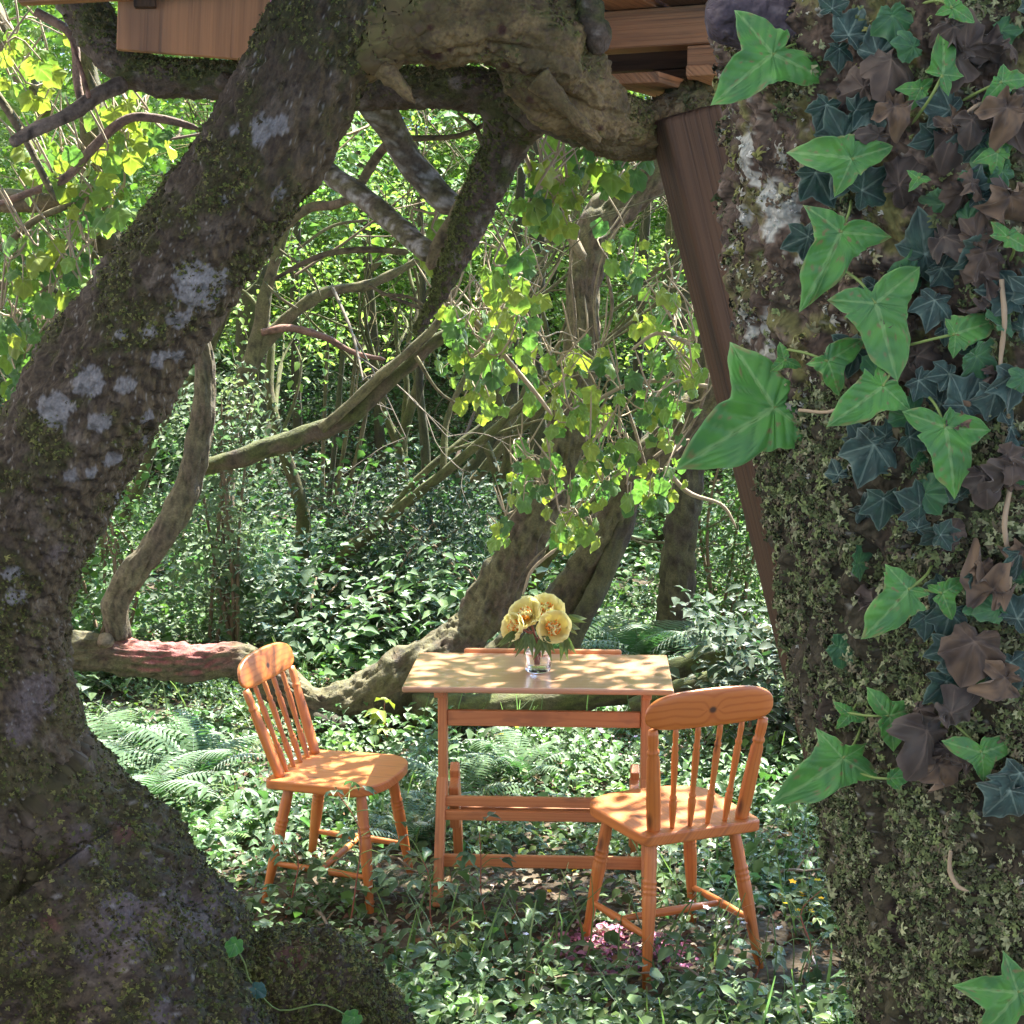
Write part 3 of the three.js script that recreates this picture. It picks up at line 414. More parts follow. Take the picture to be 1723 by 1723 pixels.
// withered leaves lie thick on the right half of the trunk
const zones = [[1440, 1723, 40, 240, 8], [1540, 1723, 220, 420, 4], [1590, 1723, 440, 640, 3], [1590, 1723, 640, 860, 4], [1580, 1723, 860, 1130, 6], [1520, 1620, 1180, 1330, 4], [1480, 1560, 470, 620, 6]];
for (const [x0, x1, y0, y1, n] of zones) for (let i = 0; i < n; i++) { const x = lerp(x0, x1, rI()), y = lerp(y0, y1, rI()), wl = leafAt('withered_leaf', brownGeo[Math.floor(rI() * 5)], M.withered, x, y, 28 + rI() * 42, rI() * 360, 0.004 + rI() * 0.016, 0.9); wl.scale.x *= 0.75 + 0.4 * rI(); }
for (const [x, y, l, a, k] of [[1655, 425, 62, 140, 1], [1640, 400, 44, 20, 1], [1695, 182, 58, 190, 3], [1505, 180, 46, 170, 3], [1500, 100, 70, 190, 0], [1700, 330, 66, 160, 3], [1640, 1080, 78, 200, 1], [1560, 1230, 84, 190, 2], [1600, 1200, 62, 60, 2], [1655, 800, 58, 170, 2], [1700, 770, 60, 110, 0], [1690, 1140, 50, 230, 3]]) leafAt('withered_leaf', brownGeo[k], M.withered, x, y, l, a, 0.024, 0.4);
for (let i = 0; i < 96; i++) leafAt('leaf', i % 6 === 3 ? brownGeo[4] : i % 3 === 1 ? midGeo : darkGeo[i % 3], i % 6 === 3 ? M.withered : i % 3 === 1 ? M.ivy : M.darkIvy, 1400 + Math.pow(rI(), 0.7) * (i > 60 ? 480 : 322), 10 + rI() * 1110, 34 + rI() * 36, rI() * 360, 0.004 + rI() * 0.01, 0.6);
for (const rows of [[[1685, 470, 4], [1690, 540, 5], [1684, 600, 4], [1682, 650, 3]], [[1700, 820, 4], [1690, 880, 5], [1700, 960, 4], [1696, 1010, 3]], [[1600, 1432, 3], [1598, 1465, 4], [1612, 1492, 4], [1632, 1500, 2]], [[1615, 200, 3], [1640, 180, 4], [1672, 160, 3]], [[1345, 690, 3], [1400, 692, 3], [1450, 660, 3]]]) part('stem', tube(rows.map(([x, y, r]) => { const d = trunkD(x, y) - 0.012; return [rel(ivy, at(x, y, d)), size(r, y, d)]; }), { step: 0.008, around: 7, lump: 0.2, lf: 50 }), M.paleTwig, ivy);
{
  const s = thing('ivy_sprig', 'small green ivy sprig creeping over the mossy root at the lower left', 'ivy', at(410, 1640, 3.92).toArray());
  const gl = ivyLeaf([[0, 1], [0.6, 0.45], [-0.6, 0.45]], { ...GREEN, seed: 90, nA: 48, rings: 8, cot: 1.4, r0: 0.6, vs: 0.3 }), tl = ivyLeaf([[0, 1], [0.6, 0.45], [-0.6, 0.45]], { base: [0.02, 0.1, 0.08], dark: [0.015, 0.07, 0.06], vein: [0.06, 0.17, 0.14], seed: 91, nA: 48, rings: 8, cot: 1.4, r0: 0.6, vs: 0.3 });
  for (const [x, y, l, a, g, d] of [[396, 1588, 24, 200, gl, 3.84], [430, 1664, 22, 120, tl, 3.84], [596, 1712, 26, 230, gl, 3.94], [88, 1664, 10, 90, tl, 3.72]]) { const m = part('leaf', g, M.ivy, s); m.position.copy(rel(s, at(x, y, d))); m.scale.setScalar(size(l, y, d)); m.rotation.set(-0.4, 0.3, -a * Math.PI / 180); }
  part('stem', tube([[at(400, 1600, 3.86), 0.002], [at(412, 1622, 3.85), 0.002], [at(418, 1645, 3.85), 0.002], [at(434, 1668, 3.85), 0.002], [at(470, 1700, 3.87), 0.002], [at(540, 1690, 3.9), 0.002], [at(596, 1716, 3.96), 0.002]].map(([p, r]) => [rel(s, p), r]), { step: 0.02, around: 6 }), M.stem, s);
}
// ---------------------------------------------------------------- trees, fallen log and bare branches behind the table
const bgBark = (dry, moss, off) => (p, n) => { const f = fbm(p.x * 30 + off, p.y * 14, p.z * 30, 3), g = fbm(p.x * 5, p.y * 5 + off, p.z * 5, 2); let c = mix3(dry, dry.map((x) => x * 1.7), sst(-0.2, 0.4, g)); c = mix3(c, [0.085, 0.1, 0.026], clamp(moss * sst(-0.25, 0.25, g + 0.4 * n.y + 0.1))); return mix3(c, [0.03, 0.024, 0.018], sst(0.05, 0.45, f) * 0.75); };
const branch = (name, t, rows, d, o = {}, label) => part(name, tube(local(t, sight(rows, d)), { step: 0.03, around: 12, lump: 0.18, lf: 6, ridge: 0.12, rk: 2, rs: 2, col: bgBark([0.19, 0.145, 0.09], 0.55, 3), tile: 0.4, ...o }), M.bark, t, label);
{
  const t = thing('fallen_tree', 'old fallen tree with its mossy trunk lying across behind the furniture and stems rising', 'tree', at(620, 1180, 7.55).toArray());
  const red = (p, n) => { const w = p.clone().add(t.position), c = bgBark([0.14, 0.1, 0.07], 0.55, 8)(p, n), [x, y] = [w.x, w.y]; return mix3(c, [0.36, 0.1, 0.1], sst(0.34, 0.12, Math.hypot(x + 1.52, (y - 0.5) * 0.7)) * sst(-0.1, 0.5, n.y + 0.3 * fbm(p.x * 20, p.y * 20, p.z * 20, 2)) * 0.75); };
  branch('trunk', t, [[20, 1105, 34, 7.2], [110, 1096, 32, 7.25], [180, 1098, 32, 7.3], [240, 1108, 34, 7.35], [320, 1116, 32, 7.4], [400, 1112, 32, 7.45], [465, 1150, 34, 7.5], [535, 1190, 36, 7.5], [600, 1176, 36, 7.55], [660, 1138, 38, 7.6], [715, 1108, 38, 7.65], [775, 1076, 40, 7.75], [830, 1005, 42, 7.8], [885, 900, 40, 7.8], [935, 790, 37, 7.8], [962, 690, 34, 7.8], [978, 580, 30, 7.85], [982, 470, 30, 7.9], [1000, 385, 34, 7.95], [1052, 335, 34, 8], [1110, 280, 30, 8], [1200, 190, 26, 8]], 0, { step: 0.016, around: 48, ridge: 0.24, rk: 2.6, rs: 1.6, twist: 1.4, fine: 0.006, ff: 40, col: red });
  branch('root_plate', t, [[610, 1200, 50, 7.6], [680, 1190, 62, 7.7], [740, 1220, 50, 7.7], [770, 1290, 30, 7.7]], 0, { around: 26, lump: 0.35, col: bgBark([0.05, 0.038, 0.03], 0.3, 1) }, 'dark rotten root mass');
  branch('root', t, [[520, 1195, 34, 7.5], [560, 1235, 36, 7.45], [565, 1300, 30, 7.4]], 0, { around: 18, lump: 0.3, col: bgBark([0.05, 0.038, 0.03], 0.3, 1) });
  branch('stem', t, [[830, 1120, 38, 8.0], [880, 1075, 36, 8.05], [940, 1015, 33, 8.1], [1000, 930, 32, 8.1], [1042, 850, 32, 8.1], [1095, 770, 32, 8.1], [1180, 680, 34, 8.1], [1260, 600, 34, 8.1], [1340, 480, 30, 8.1]], 0, { step: 0.02, around: 36, ridge: 0.26, rk: 2.6, twist: 1.5, col: bgBark([0.13, 0.1, 0.065], 0.5, 4) });
  branch('stem', t, [[950, 1110, 18, 7.9], [975, 1050, 18, 7.95], [1008, 985, 18, 8], [1042, 905, 18, 8.05], [1062, 840, 17, 8.1]], 0, { around: 20, ridge: 0.2, col: bgBark([0.07, 0.055, 0.04], 0.5, 5) });
  branch('stem', t, [[200, 1075, 22, 7.32], [197, 1015, 24, 7.32], [222, 968, 25, 7.32], [285, 885, 25, 7.32], [322, 795, 23, 7.34], [342, 700, 21, 7.36], [346, 620, 18, 7.38], [335, 545, 15, 7.4], [318, 440, 14, 7.4]], 0, { around: 32, step: 0.02, ridge: 0.3, rk: 3.2, twist: 0.8, col: bgBark([0.15, 0.115, 0.08], 0.35, 6) }, 'curved furrowed stem rising from the log');
  branch('limb', t, [[700, 1195, 30, 7.55], [800, 1192, 26, 7.5], [900, 1184, 24, 7.5], [1050, 1160, 24, 7.5], [1140, 1128, 24, 7.5], [1220, 1100, 24, 7.5], [1310, 1068, 22, 7.5], [1420, 1040, 20, 7.5]], 0, { around: 24, col: bgBark([0.1, 0.085, 0.05], 1, 7) }, 'mossy limb lying low behind the table');
  branch('limb', t, [[1060, 1190, 14, 7.4], [1140, 1160, 17, 7.4], [1220, 1135, 18, 7.4], [1310, 1100, 18, 7.4], [1420, 1070, 18, 7.4]], 0, { around: 20, col: bgBark([0.1, 0.085, 0.05], 1, 9) });
  branch('branch_stub', t, [[180, 1085, 16, 7.3], [178, 1078, 14, 7.24], [170, 1084, 10, 7.16]], 0, { around: 12, col: bgBark([0.2, 0.14, 0.09], 0.2, 2) });
  for (const rows of [[[1012, 600, 3], [1000, 520, 3], [1012, 440, 3], [1040, 380, 3]], [[960, 640, 3], [968, 540, 3], [960, 440, 3], [975, 380, 4]], [[1000, 620, 2], [1030, 520, 3], [1020, 430, 3], [1060, 350, 3]], [[1090, 800, 3], [1060, 700, 3], [1030, 640, 3], [990, 600, 3]], [[870, 980, 2], [900, 940, 2.5], [940, 905, 2]], [[1100, 770, 3], [1160, 720, 3], [1190, 640, 3], [1180, 560, 2]], [[945, 330, 8], [962, 400, 9], [985, 440, 8]]]) branch('creeper_stem', t, rows, 7.6, { around: 7, col: bgBark([0.2, 0.15, 0.1], 0.2, 2) });
}
{
  const t = thing('dark_trunk_tree', 'upright dark furrowed tree trunk beyond the right end of the table', 'tree', at(1128, 1110, 9.2).toArray());
  branch('trunk', t, [[1124, 1130, 34, 9.2], [1132, 1060, 31, 9.2], [1140, 960, 31, 9.2], [1150, 860, 29, 9.2], [1164, 740, 28, 9.2], [1186, 600, 28, 9.2], [1200, 460, 26, 9.2], [1206, 250, 24, 9.2], [1210, -100, 20, 9.2]], 0, { around: 30, ridge: 0.3, rk: 3, col: bgBark([0.065, 0.052, 0.04], 0.4, 12) });
  for (const r of [[[1150, 830, 5], [1120, 780, 4], [1100, 700, 3]], [[1160, 780, 6], [1200, 700, 5], [1250, 640, 4]]]) branch('limb', t, r, 9.15, { around: 8 });
}
{
  const t = thing('crooked_branch', 'long mossy branch sweeping up to the right between the left stem and the middle', 'branch', at(380, 775, 7).toArray());
  branch('branch', t, [[338, 786, 15], [365, 780, 16], [400, 772, 17], [455, 752, 17], [510, 732, 17], [560, 716, 17], [600, 694, 15], [640, 655, 14], [690, 612, 12], [740, 570, 11], [800, 540, 9], [860, 520, 6]], 7.45, { around: 18, ridge: 0.18, col: bgBark([0.14, 0.1, 0.07], 0.9, 14) });
  branch('branch', t, [[540, 722, 9], [590, 680, 9], [640, 632, 9], [690, 590, 8], [735, 545, 7], [770, 480, 5]], 7.4, { around: 12 });
  branch('twig', t, [[700, 600, 4], [740, 660, 3], [790, 690, 2]], 6.95, { around: 6 });
}
{
  const t = thing('lichened_branch', 'pale lichened branch slanting down from the level limb to the sawn limb', 'branch', at(700, 280, 4.5).toArray());
  const li = (p, n) => { const b = bgBark([0.17, 0.14, 0.1], 0.6, 15)(p, n); return mix3(b, [0.4, 0.4, 0.36], sst(0.05, 0.3, fbm(p.x * 22, p.y * 22, p.z * 22, 3)) * 0.9); };
  branch('branch', t, [[625, 165, 30, 4.3], [655, 215, 25, 4.35], [690, 272, 24, 4.4], [730, 318, 23, 4.42], [770, 352, 22, 4.4]], 0, { around: 26, step: 0.014, col: li });
  branch('branch', t, [[795, 318, 16, 4.3], [770, 365, 15, 4.32], [740, 410, 14, 4.34], [722, 455, 11, 4.36]], 0, { around: 16, step: 0.014 });
  branch('branch', t, [[530, 262, 14, 4.9], [560, 295, 17, 4.8], [605, 328, 18, 4.7], [650, 366, 20, 4.6], [690, 398, 19, 4.5], [728, 430, 17, 4.4]], 0, { around: 22, step: 0.014, col: li });
  branch('branch', t, [[600, 320, 7, 4.72], [618, 290, 8, 4.72], [640, 255, 9, 4.7], [668, 230, 8, 4.6]], 0, { around: 12, step: 0.014 });
  branch('branch', t, [[470, 390, 7, 5], [520, 350, 9, 5], [560, 345, 8, 4.95], [600, 330, 7, 4.85]], 0, { around: 12, step: 0.014 });
  for (const r of [[[660, 230, 4], [720, 232, 5], [780, 226, 5], [840, 195, 4]], [[770, 190, 3], [800, 215, 5], [815, 250, 4]], [[460, 470, 4], [540, 430, 5], [610, 420, 6], [690, 425, 6]], [[640, 495, 3], [690, 500, 3], [715, 515, 3]], [[620, 480, 3], [660, 500, 3], [712, 520, 4]]]) branch('twig', t, r, 4.6, { around: 8, step: 0.015 });
}
{
  const t = thing('forked_sapling_tree', 'slim forked grey-green tree rising just right of the leaning trunk', 'tree', at(400, 980, 9.5).toArray());
  branch('trunk', t, [[372, 1040, 14], [378, 900, 14], [385, 760, 15], [405, 650, 16], [432, 580, 15], [446, 500, 12], [470, 420, 9], [500, 330, 7]], 9.5, { around: 12 });
  branch('limb', t, [[410, 640, 12], [445, 580, 12], [490, 530, 11], [550, 492, 10], [620, 480, 9], [690, 445, 7], [760, 400, 5]], 9.5, { around: 12 });
  branch('limb', t, [[440, 560, 7], [480, 552, 7], [540, 565, 6], [600, 595, 5], [650, 605, 4]], 9.4, { around: 8, col: bgBark([0.2, 0.1, 0.08], 0.1, 3) });
  for (const r of [[[470, 420, 3], [520, 460, 3], [540, 500, 2]], [[500, 520, 3], [470, 500, 3], [440, 470, 2]], [[500, 420, 3], [560, 380, 3], [620, 370, 3]]]) branch('twig', t, r, 9.4, { around: 6 });
}
// more trunks that can be told apart in the depth of the wood
const rT = rngOf(3);
const treeRows = [
  ['slim dark sapling trunk in the shaded middle behind the sweeping branch', [[720, 880, 9], [716, 760, 9], [706, 640, 7], [712, 500, 6], [700, 200, 5]], 11],
  ['leaning dark trunk low in the shadows left of the flowers', [[600, 960, 15], [660, 900, 14], [740, 840, 14], [800, 780, 12], [850, 700, 10]], 11.5],
  ['thin upright trunk behind the hanging leaves left of the fallen tree stem', [[860, 900, 11], [862, 760, 10], [862, 640, 11], [866, 480, 10], [880, 250, 9]], 12],
  ['straight thin trunk seen between the crooked stem and the timber prop', [[1072, 700, 9], [1074, 600, 9], [1080, 480, 9], [1095, 250, 8]], 13],
  ['dark slender trunk behind the upper crooked stem', [[905, 700, 14], [898, 560, 14], [905, 430, 15], [900, 200, 14]], 13.5],
  ['multi-stemmed thin hazel clump left of the dark shadows', [[548, 905, 6], [556, 820, 5], [566, 720, 5], [580, 560, 4]], 12.5],
  ['twin of thin grey poles in the far middle of the wood', [[640, 780, 9], [634, 640, 9], [620, 460, 8], [600, 180, 7]], 16],
  ['faint straight pole tree in the far right background behind the prop', [[1240, 900, 12], [1244, 760, 12], [1252, 600, 12], [1270, 300, 11]], 14],
  ['thin far pole beside the leaning trunk near the top', [[500, 700, 8], [496, 520, 8], [505, 300, 7], [520, 100, 7]], 15],
];
for (const [label, rows, d] of treeRows) { const t = thing('woodland_tree', label, 'tree', at(rows[0][0], rows[0][1], d).toArray(), 0, 'slender trees in the wood behind'); const full = [[rows[0][0], rows[0][1] + 120, rows[0][2]], ...rows]; branch('trunk', t, full, d, { around: 8, step: 0.1, col: bgBark([0.06, 0.05, 0.04], 0.5, d) }); const m = rows[rows.length - 2]; branch('limb', t, [[m[0], m[1], m[2] * 0.7], [m[0] + 60, m[1] - 70, m[2] * 0.5], [m[0] + 100, m[1] - 180, m[2] * 0.3]], d, { around: 6, step: 0.1 }); if (label.startsWith('multi')) for (const s of [-14, 12, 30]) branch('trunk', t, full.map(([x, y, r], i) => [x + s * i * 0.5, y, r * 0.8]), d + 0.2, { around: 6, step: 0.1 }); }

const rB = rngOf(29), thorns = [];
for (const [label, px, py, d, lean] of [['crooked bare-limbed thorn tree filling the gap between leaning trunk and sawn limb', 470, 1010, 9.8, 0.5], ['crooked thorn tree with mossy limbs behind the sweeping branch', 640, 930, 11, 0.25], ['twisting grey thorn tree at the far left behind the yellow-green ivy', 60, 950, 9.5, 0.2], ['twisted sunlit thorn tree behind the hanging ivy and crooked stem', 850, 960, 10.5, 0.35]]) {
  const b = at(px, py, d); b.y = groundY(b.x, b.z) - 0.05; const t = thing('thorn_tree', label, 'tree', b.toArray());
  const grow = (p, dir, len, r, lv) => { const P = [[p, r]]; let q = p.clone(), v = dir.clone(); const n = 5; const kids = []; for (let i = 1; i <= n; i++) { v.add(V((rB() - 0.5) * 0.8, (rB() - 0.45) * 0.5, (rB() - 0.5) * 0.5)).normalize(); q = q.clone().addScaledVector(v, len / n); P.push([q, r * (1 - 0.13 * i)]); if (lv > 0 && i > 1 && rB() < (lv > 1 ? 0.85 : 0.42)) kids.push([q, v.clone().add(V((rB() - 0.5) * 2.2, (rB() - 0.35) * 1.3, (rB() - 0.5) * 1.1)).normalize(), len * (0.5 + 0.3 * rB()), r * (0.72 - 0.1 * i)]); } part(lv === 3 ? 'trunk' : lv === 2 ? 'limb' : 'twig', tube(P, { step: 0.06, around: lv > 1 ? 9 : 6, lump: 0.15, lf: 6, col: bgBark([0.17, 0.14, 0.07], 0.85, 40) }), M.bark, t); for (const k of kids) grow(...k, lv - 1); };
  grow(V(0, 0, 0), V(lean, 1, 0).normalize(), 1.9, 0.06, 3); grow(V(0.1, 0.1, 0), V(lean * 1.8, 1, 0.2).normalize(), 2.3, 0.05, 3); thorns.push([t, b, lean]);
}

// ---------------------------------------------------------------- leaf clumps
function leafQuad(L, W, fold, droop) { const p = [0, 0, 0, -W * 0.9, fold * 0.8, L * 0.26, W * 0.9, fold * 0.8, L * 0.26, -W * 0.8, fold, L * 0.58, W * 0.8, fold, L * 0.58, 0, -droop * 0.35, L * 0.5, 0, -droop, L], g = new THREE.BufferGeometry(); g.setAttribute('position', new THREE.Float32BufferAttribute(p, 3)); g.setIndex([0, 5, 1, 0, 2, 5, 1, 5, 3, 2, 4, 5, 3, 5, 6, 4, 6, 5]); g.computeVertexNormals(); return g; }
function clump(n, R, L, flat, seed, tilt = 0.6) {
  const r = rngOf(seed), gs = []; for (let i = 0; i < n; i++) { const a = r() * 6.283, u = Math.cbrt(r()) * R, v = Math.acos(2 * r() - 1), l = L * (0.55 + 0.8 * r()); const g = leafQuad(l, l * (0.3 + 0.12 * r()), l * 0.07, l * 0.22); g.applyMatrix4(trs(V(u * Math.sin(v) * Math.cos(a), u * Math.cos(v) * flat, u * Math.sin(v) * Math.sin(a)), tilt * (r() * 1.6 - 0.45), r() * 6.283, (r() - 0.5) * tilt * 1.6, 1)); gs.push(g); }
  return mergeGeometries(gs);
}
const CL = { crown: [0, 1].map((k) => clump(70, 0.42, 0.085, 0.75, 100 + k)), shrub: [0, 1, 2].map((k) => clump(70, 0.34, 0.052, 0.7, 110 + k, 0.7)), broad: [0, 1].map((k) => clump(40, 0.3, 0.08, 0.5, 120 + k, 0.4)), low: [0, 1, 2].map((k) => clump(26, 0.17, 0.042, 0.35, 130 + k, 0.6)), tiny: [0, 1].map((k) => clump(26, 0.13, 0.03, 0.4, 140 + k, 0.8)) };
const jitter = (c, r, a = 0.5) => { const b = 1 - a / 2 + a * r(); return new THREE.Color(c[0] * b * (0.85 + 0.3 * r()), c[1] * b, c[2] * b * (0.8 + 0.4 * r())); };
// openings in the leaf roof: places that the sun reaches [x, z, radius, share of leaves missing]
const POOLS = [[-2.5, -4.5, 1.6, 0.85], [-0.1, -7, 1.2, 0.8], [-1.9, -6.1, 1.2, 0.75], [-1.2, -8.1, 1.3, 0.8], [1.6, -8, 1.2, 0.7], [0, -11, 2, 0.5], [-2.2, -4.8, 1.1, 0.85], [0.1, -5.9, 0.9, 0.6], [0.2, -4.4, 0.9, 0.75], [-1.2, -10.5, 1.6, 0.6], [1.2, -13, 2.0, 0.6], [0, -17, 3.0, 0.5], [-0.08, -5.5, 0.3, 0.95], [0.4, -5.5, 0.26, 0.95], [-0.72, -5.65, 0.34, 0.85], [0.5, -5.1, 0.34, 0.7], [0.3, -4.85, 0.25, 0.9], [-1.5, -7.4, 0.5, 0.9], [0.35, -6.6, 0.8, 0.8], [-1.3, -6.4, 0.7, 0.6], [-0.4, -4.7, 0.8, 0.75], [0.95, -4.7, 0.7, 0.8], [-1.7, -9, 1.4, 0.8], [-1.4, -13.5, 2.4, 0.75], [1.4, -10, 1.4, 0.7], [0.6, -7.9, 0.9, 0.6]];
function shades(p, r) { const k = (p.y - 0.6) / SUN.y, x = p.x - SUN.x * k, z = p.z - SUN.z * k; for (const [a, b, c, s] of POOLS) if (Math.hypot(x - a, z - b) < c && r() < s) return false; return true; }
function crownOn(t, c, R, H, n, hue, seed, sc = 1, always = false) {
  const r = rngOf(seed), L = [[], []], C = [[], []];
  for (let i = 0; i < n * 3 && L[0].length + L[1].length < n; i++) {
    const a = r() * 6.283, q = Math.sqrt(r()), y = (r() * 2 - 1), p = V(c.x + Math.cos(a) * q * R, c.y + y * H * Math.sqrt(1 - q * q * 0.8), c.z + Math.sin(a) * q * R);
    if (fbm(p.x * 0.55, p.y * 0.7, p.z * 0.55 + seed, 2) < (always ? -0.35 : -0.1) || (!always && !shades(p, r)) || p.y < 0.4) continue;
    const [sx, sy] = pix(p); if (-p.z < 8.5 && p.z < -0.3 && sx > -60 && sx < 1780 && sy > -120) continue; // keep the view under the near crowns clear
    const k = r() < 0.5 ? 0 : 1; L[k].push(trs(rel(t, p), (r() - 0.5), r() * 6.28, (r() - 0.5), sc * (0.7 + 0.7 * r()))); C[k].push(jitter(hue, r));
  }
  L.forEach((l, k) => l.length && copies('crown', CL.crown[k], M.leaf, l, C[k], t));
}
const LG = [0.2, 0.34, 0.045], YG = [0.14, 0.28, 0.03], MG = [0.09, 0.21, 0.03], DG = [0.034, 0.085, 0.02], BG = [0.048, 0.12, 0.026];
crownOn(leftTree, V(0.3, 5.4, -4.6), 2.6, 1.3, 130, MG, 201);  // near crowns out of view overhead, placed to shade and dapple the foreground
crownOn(rightTree, V(1.6, 4.9, -2.2), 2.2, 1.4, 90, MG, 202);
{
  const spots = [[-3.4, -7.5, 6.4, 3, 'unseen tall tree out of view on the left, its leaves placed to dapple the glade'], [3.6, -8.5, 6.8, 3.2, 'unseen tall tree out of view on the right, its leaves placed to dapple the table'], [1.2, -12.5, 7.2, 3.2, 'spreading tree standing beyond the dark trunk'], [-2.2, -14, 7, 3.4, 'spreading tree behind the sunlit bushes at the left'], [-6, -17, 7.5, 3.8, 'leafy tree far back on the left'], [5.5, -17, 7.8, 3.8, 'leafy tree far back on the right'], [0.4, -21, 7.2, 4, 'broad tree in the far middle of the wood'], [-5, -26, 7.8, 4.4, 'broad tree at the far left rise'], [5, -27, 8, 4.4, 'broad tree at the far right rise'], [0, -34, 8.5, 5, 'tall tree closing the far end of the wood'], [-9, -35, 8.5, 5, 'tall tree on the far left skyline'], [9, -36, 8.5, 5, 'tall tree on the far right skyline']];  // the first two stand out of view and dapple the glade
  spots.forEach(([x, z, h, R, label], i) => {
    const t = thing('canopy_tree', label, 'tree', [x, groundY(x, z) - 0.05, z], 0, 'leafy trees of the wood'), r = rngOf(300 + i);
    const lean = (r() - 0.5) * 1.2; part('trunk', tube([[V(0, 0, 0), 0.17], [V(0.05, h * 0.3, 0.05), 0.14], [V(lean * 0.5, h * 0.65, 0), 0.1], [V(lean, h * 1.05, 0.1), 0.04]], { step: 0.12, around: 12, lump: 0.15, lf: 3, ridge: 0.15, col: bgBark([0.09, 0.075, 0.055], 0.6, i) }), M.bark, t);
    for (let k = 0; k < 5; k++) { const a = r() * 6.28, y = h * (0.5 + 0.4 * r()), q = R * (0.5 + 0.4 * r()); part('limb', tube([[V(lean * y / h, y, 0), 0.06], [V(Math.cos(a) * q * 0.5, y + 0.5, Math.sin(a) * q * 0.5), 0.04], [V(Math.cos(a) * q, y + 0.7, Math.sin(a) * q), 0.015]], { step: 0.15, around: 7, col: bgBark([0.09, 0.075, 0.055], 0.5, i) }), M.bark, t); }
    crownOn(t, V(x, t.position.y + h, z), R, 2.2 + 0.3 * R, i < 4 ? 130 : 170, i % 3 ? YG : MG, 400 + i, i > 5 ? 1.5 : 1.1);
    if (i === 1) crownOn(t, V(1.35, 3.85, -6.75), 1.7, 0.35, 66, MG, 450, 0.8, true);  // low leaves above the frame, out of view, placed to dapple the table
  });
}
thorns.forEach(([t, b, lean], i) => crownOn(t, V(b.x + lean * 1.4, 2.9, b.z), 1.3, 1.1, 46, i % 2 ? MG : YG, 470 + i, 0.7));
// understorey that reads as one mass
{
  const r = rngOf(9), L = [[], [], []], C = [[], [], []], BL = [[], []], BC = [[], []];
  for (let i = 0; i < 33000; i++) {
    const d = 8.8 + Math.pow(r(), 0.75) * 31, x = (r() * 2 - 1) * (0.36 * d + 1.6), z = -d, top = 2.4 + 0.2 * d, y = groundY(x, z) + Math.pow(r(), 1.25) * top, p = V(x, y, z);
    const dens = fbm(x * 0.5 + 4, y * 0.8, z * 0.45, 3) + 0.12 + (d > 16 ? 0.12 : 0) + (y < 0.7 ? 0.12 : 0); if (dens < r() * 0.42) continue;
    const [sx, sy] = pix(p); if (d < 14 && sx > 330 && sx < 1050 && sy > 560 && sy < 960 && r() < 0.78) continue; if (d < 11.5 && r() < 0.55) continue;
    if (d < 16 && !shades(p, r)) continue;
    const h = y < 1.4 ? (r() < 0.55 ? BG : DG) : d > 11 ? (r() < 0.7 ? LG : YG) : r() < 0.6 ? YG : MG, k = Math.floor(r() * 3), s = (0.7 + 0.7 * r()) * (1 + Math.max(0, d - 14) * 0.03);  // low leaves get shade-dark hues, high far ones sunlit-bright hues
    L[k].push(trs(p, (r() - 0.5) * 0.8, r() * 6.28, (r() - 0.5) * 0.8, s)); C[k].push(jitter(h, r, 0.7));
  }
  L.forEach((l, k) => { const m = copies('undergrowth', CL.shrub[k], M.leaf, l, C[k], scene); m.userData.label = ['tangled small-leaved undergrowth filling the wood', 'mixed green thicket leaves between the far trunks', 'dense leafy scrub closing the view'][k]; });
  console.log('undergrowth', L.map((l) => l.length));
  for (let i = 0; i < 1100; i++) { const d = 7.9 + r() * 9, x = (r() * 2 - 1) * (0.34 * d + 0.6), z = -d; if (N3(x * 0.6, 2, z * 0.6) < -0.15) continue; const y = groundY(x, z) + 0.08 + Math.pow(r(), 2) * 0.5, k = r() < 0.5 ? 0 : 1; BL[k].push(trs(V(x, y, z), (r() - 0.5) * 0.5, r() * 6.28, (r() - 0.5) * 0.5, 0.7 + 0.6 * r())); BC[k].push(jitter(r() < 0.6 ? BG : MG, r, 0.6)); }
  BL.forEach((l, k) => { const m = copies('bramble_layer', CL.broad[k], M.leaf, l, BC[k], scene); m.userData.label = ['broad-leaved brambles low behind the fallen log', 'nettles and brambles spread under the far trees'][k]; });
}
// a few bushes that stand out, some with sun or shade in their leaf colour
function bush(label, px, py, d, w, h, n, hue, seed, geo) {
  const b = at(px, py, d); b.y = groundY(b.x, b.z); const t = thing('leafy_bush', label, 'bush', b.toArray(), 0, 'bushes behind the furniture'), r = rngOf(seed), gs = []; const L = [], C = [];
  for (let i = 0; i < 7; i++) gs.push(tube([[V((r() - 0.5) * 0.2, 0, (r() - 0.5) * 0.2), 0.012], [V((r() - 0.5) * w, h * 0.5, (r() - 0.5) * w), 0.009], [V((r() - 0.5) * w * 1.8, h, (r() - 0.5) * w), 0.004]], { step: 0.12, around: 5 }));
  part('stem', mergeGeometries(gs), M.twig, t);
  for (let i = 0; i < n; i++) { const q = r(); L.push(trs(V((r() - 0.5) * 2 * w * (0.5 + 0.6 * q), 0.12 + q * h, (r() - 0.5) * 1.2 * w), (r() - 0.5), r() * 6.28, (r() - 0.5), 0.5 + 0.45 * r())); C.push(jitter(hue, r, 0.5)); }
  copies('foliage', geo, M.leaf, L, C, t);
}
bush('tall bush coloured pale as if sunlit right of the curved stem', 370, 1000, 8.8, 0.28, 1.5, 44, [0.13, 0.2, 0.08], 501, CL.shrub[0]);  // pale hue stands in for sun on this bush
bush('low broad-leaved bush between the log and the dark hollow', 560, 1060, 9.4, 0.75, 0.5, 34, BG, 502, CL.broad[0]);
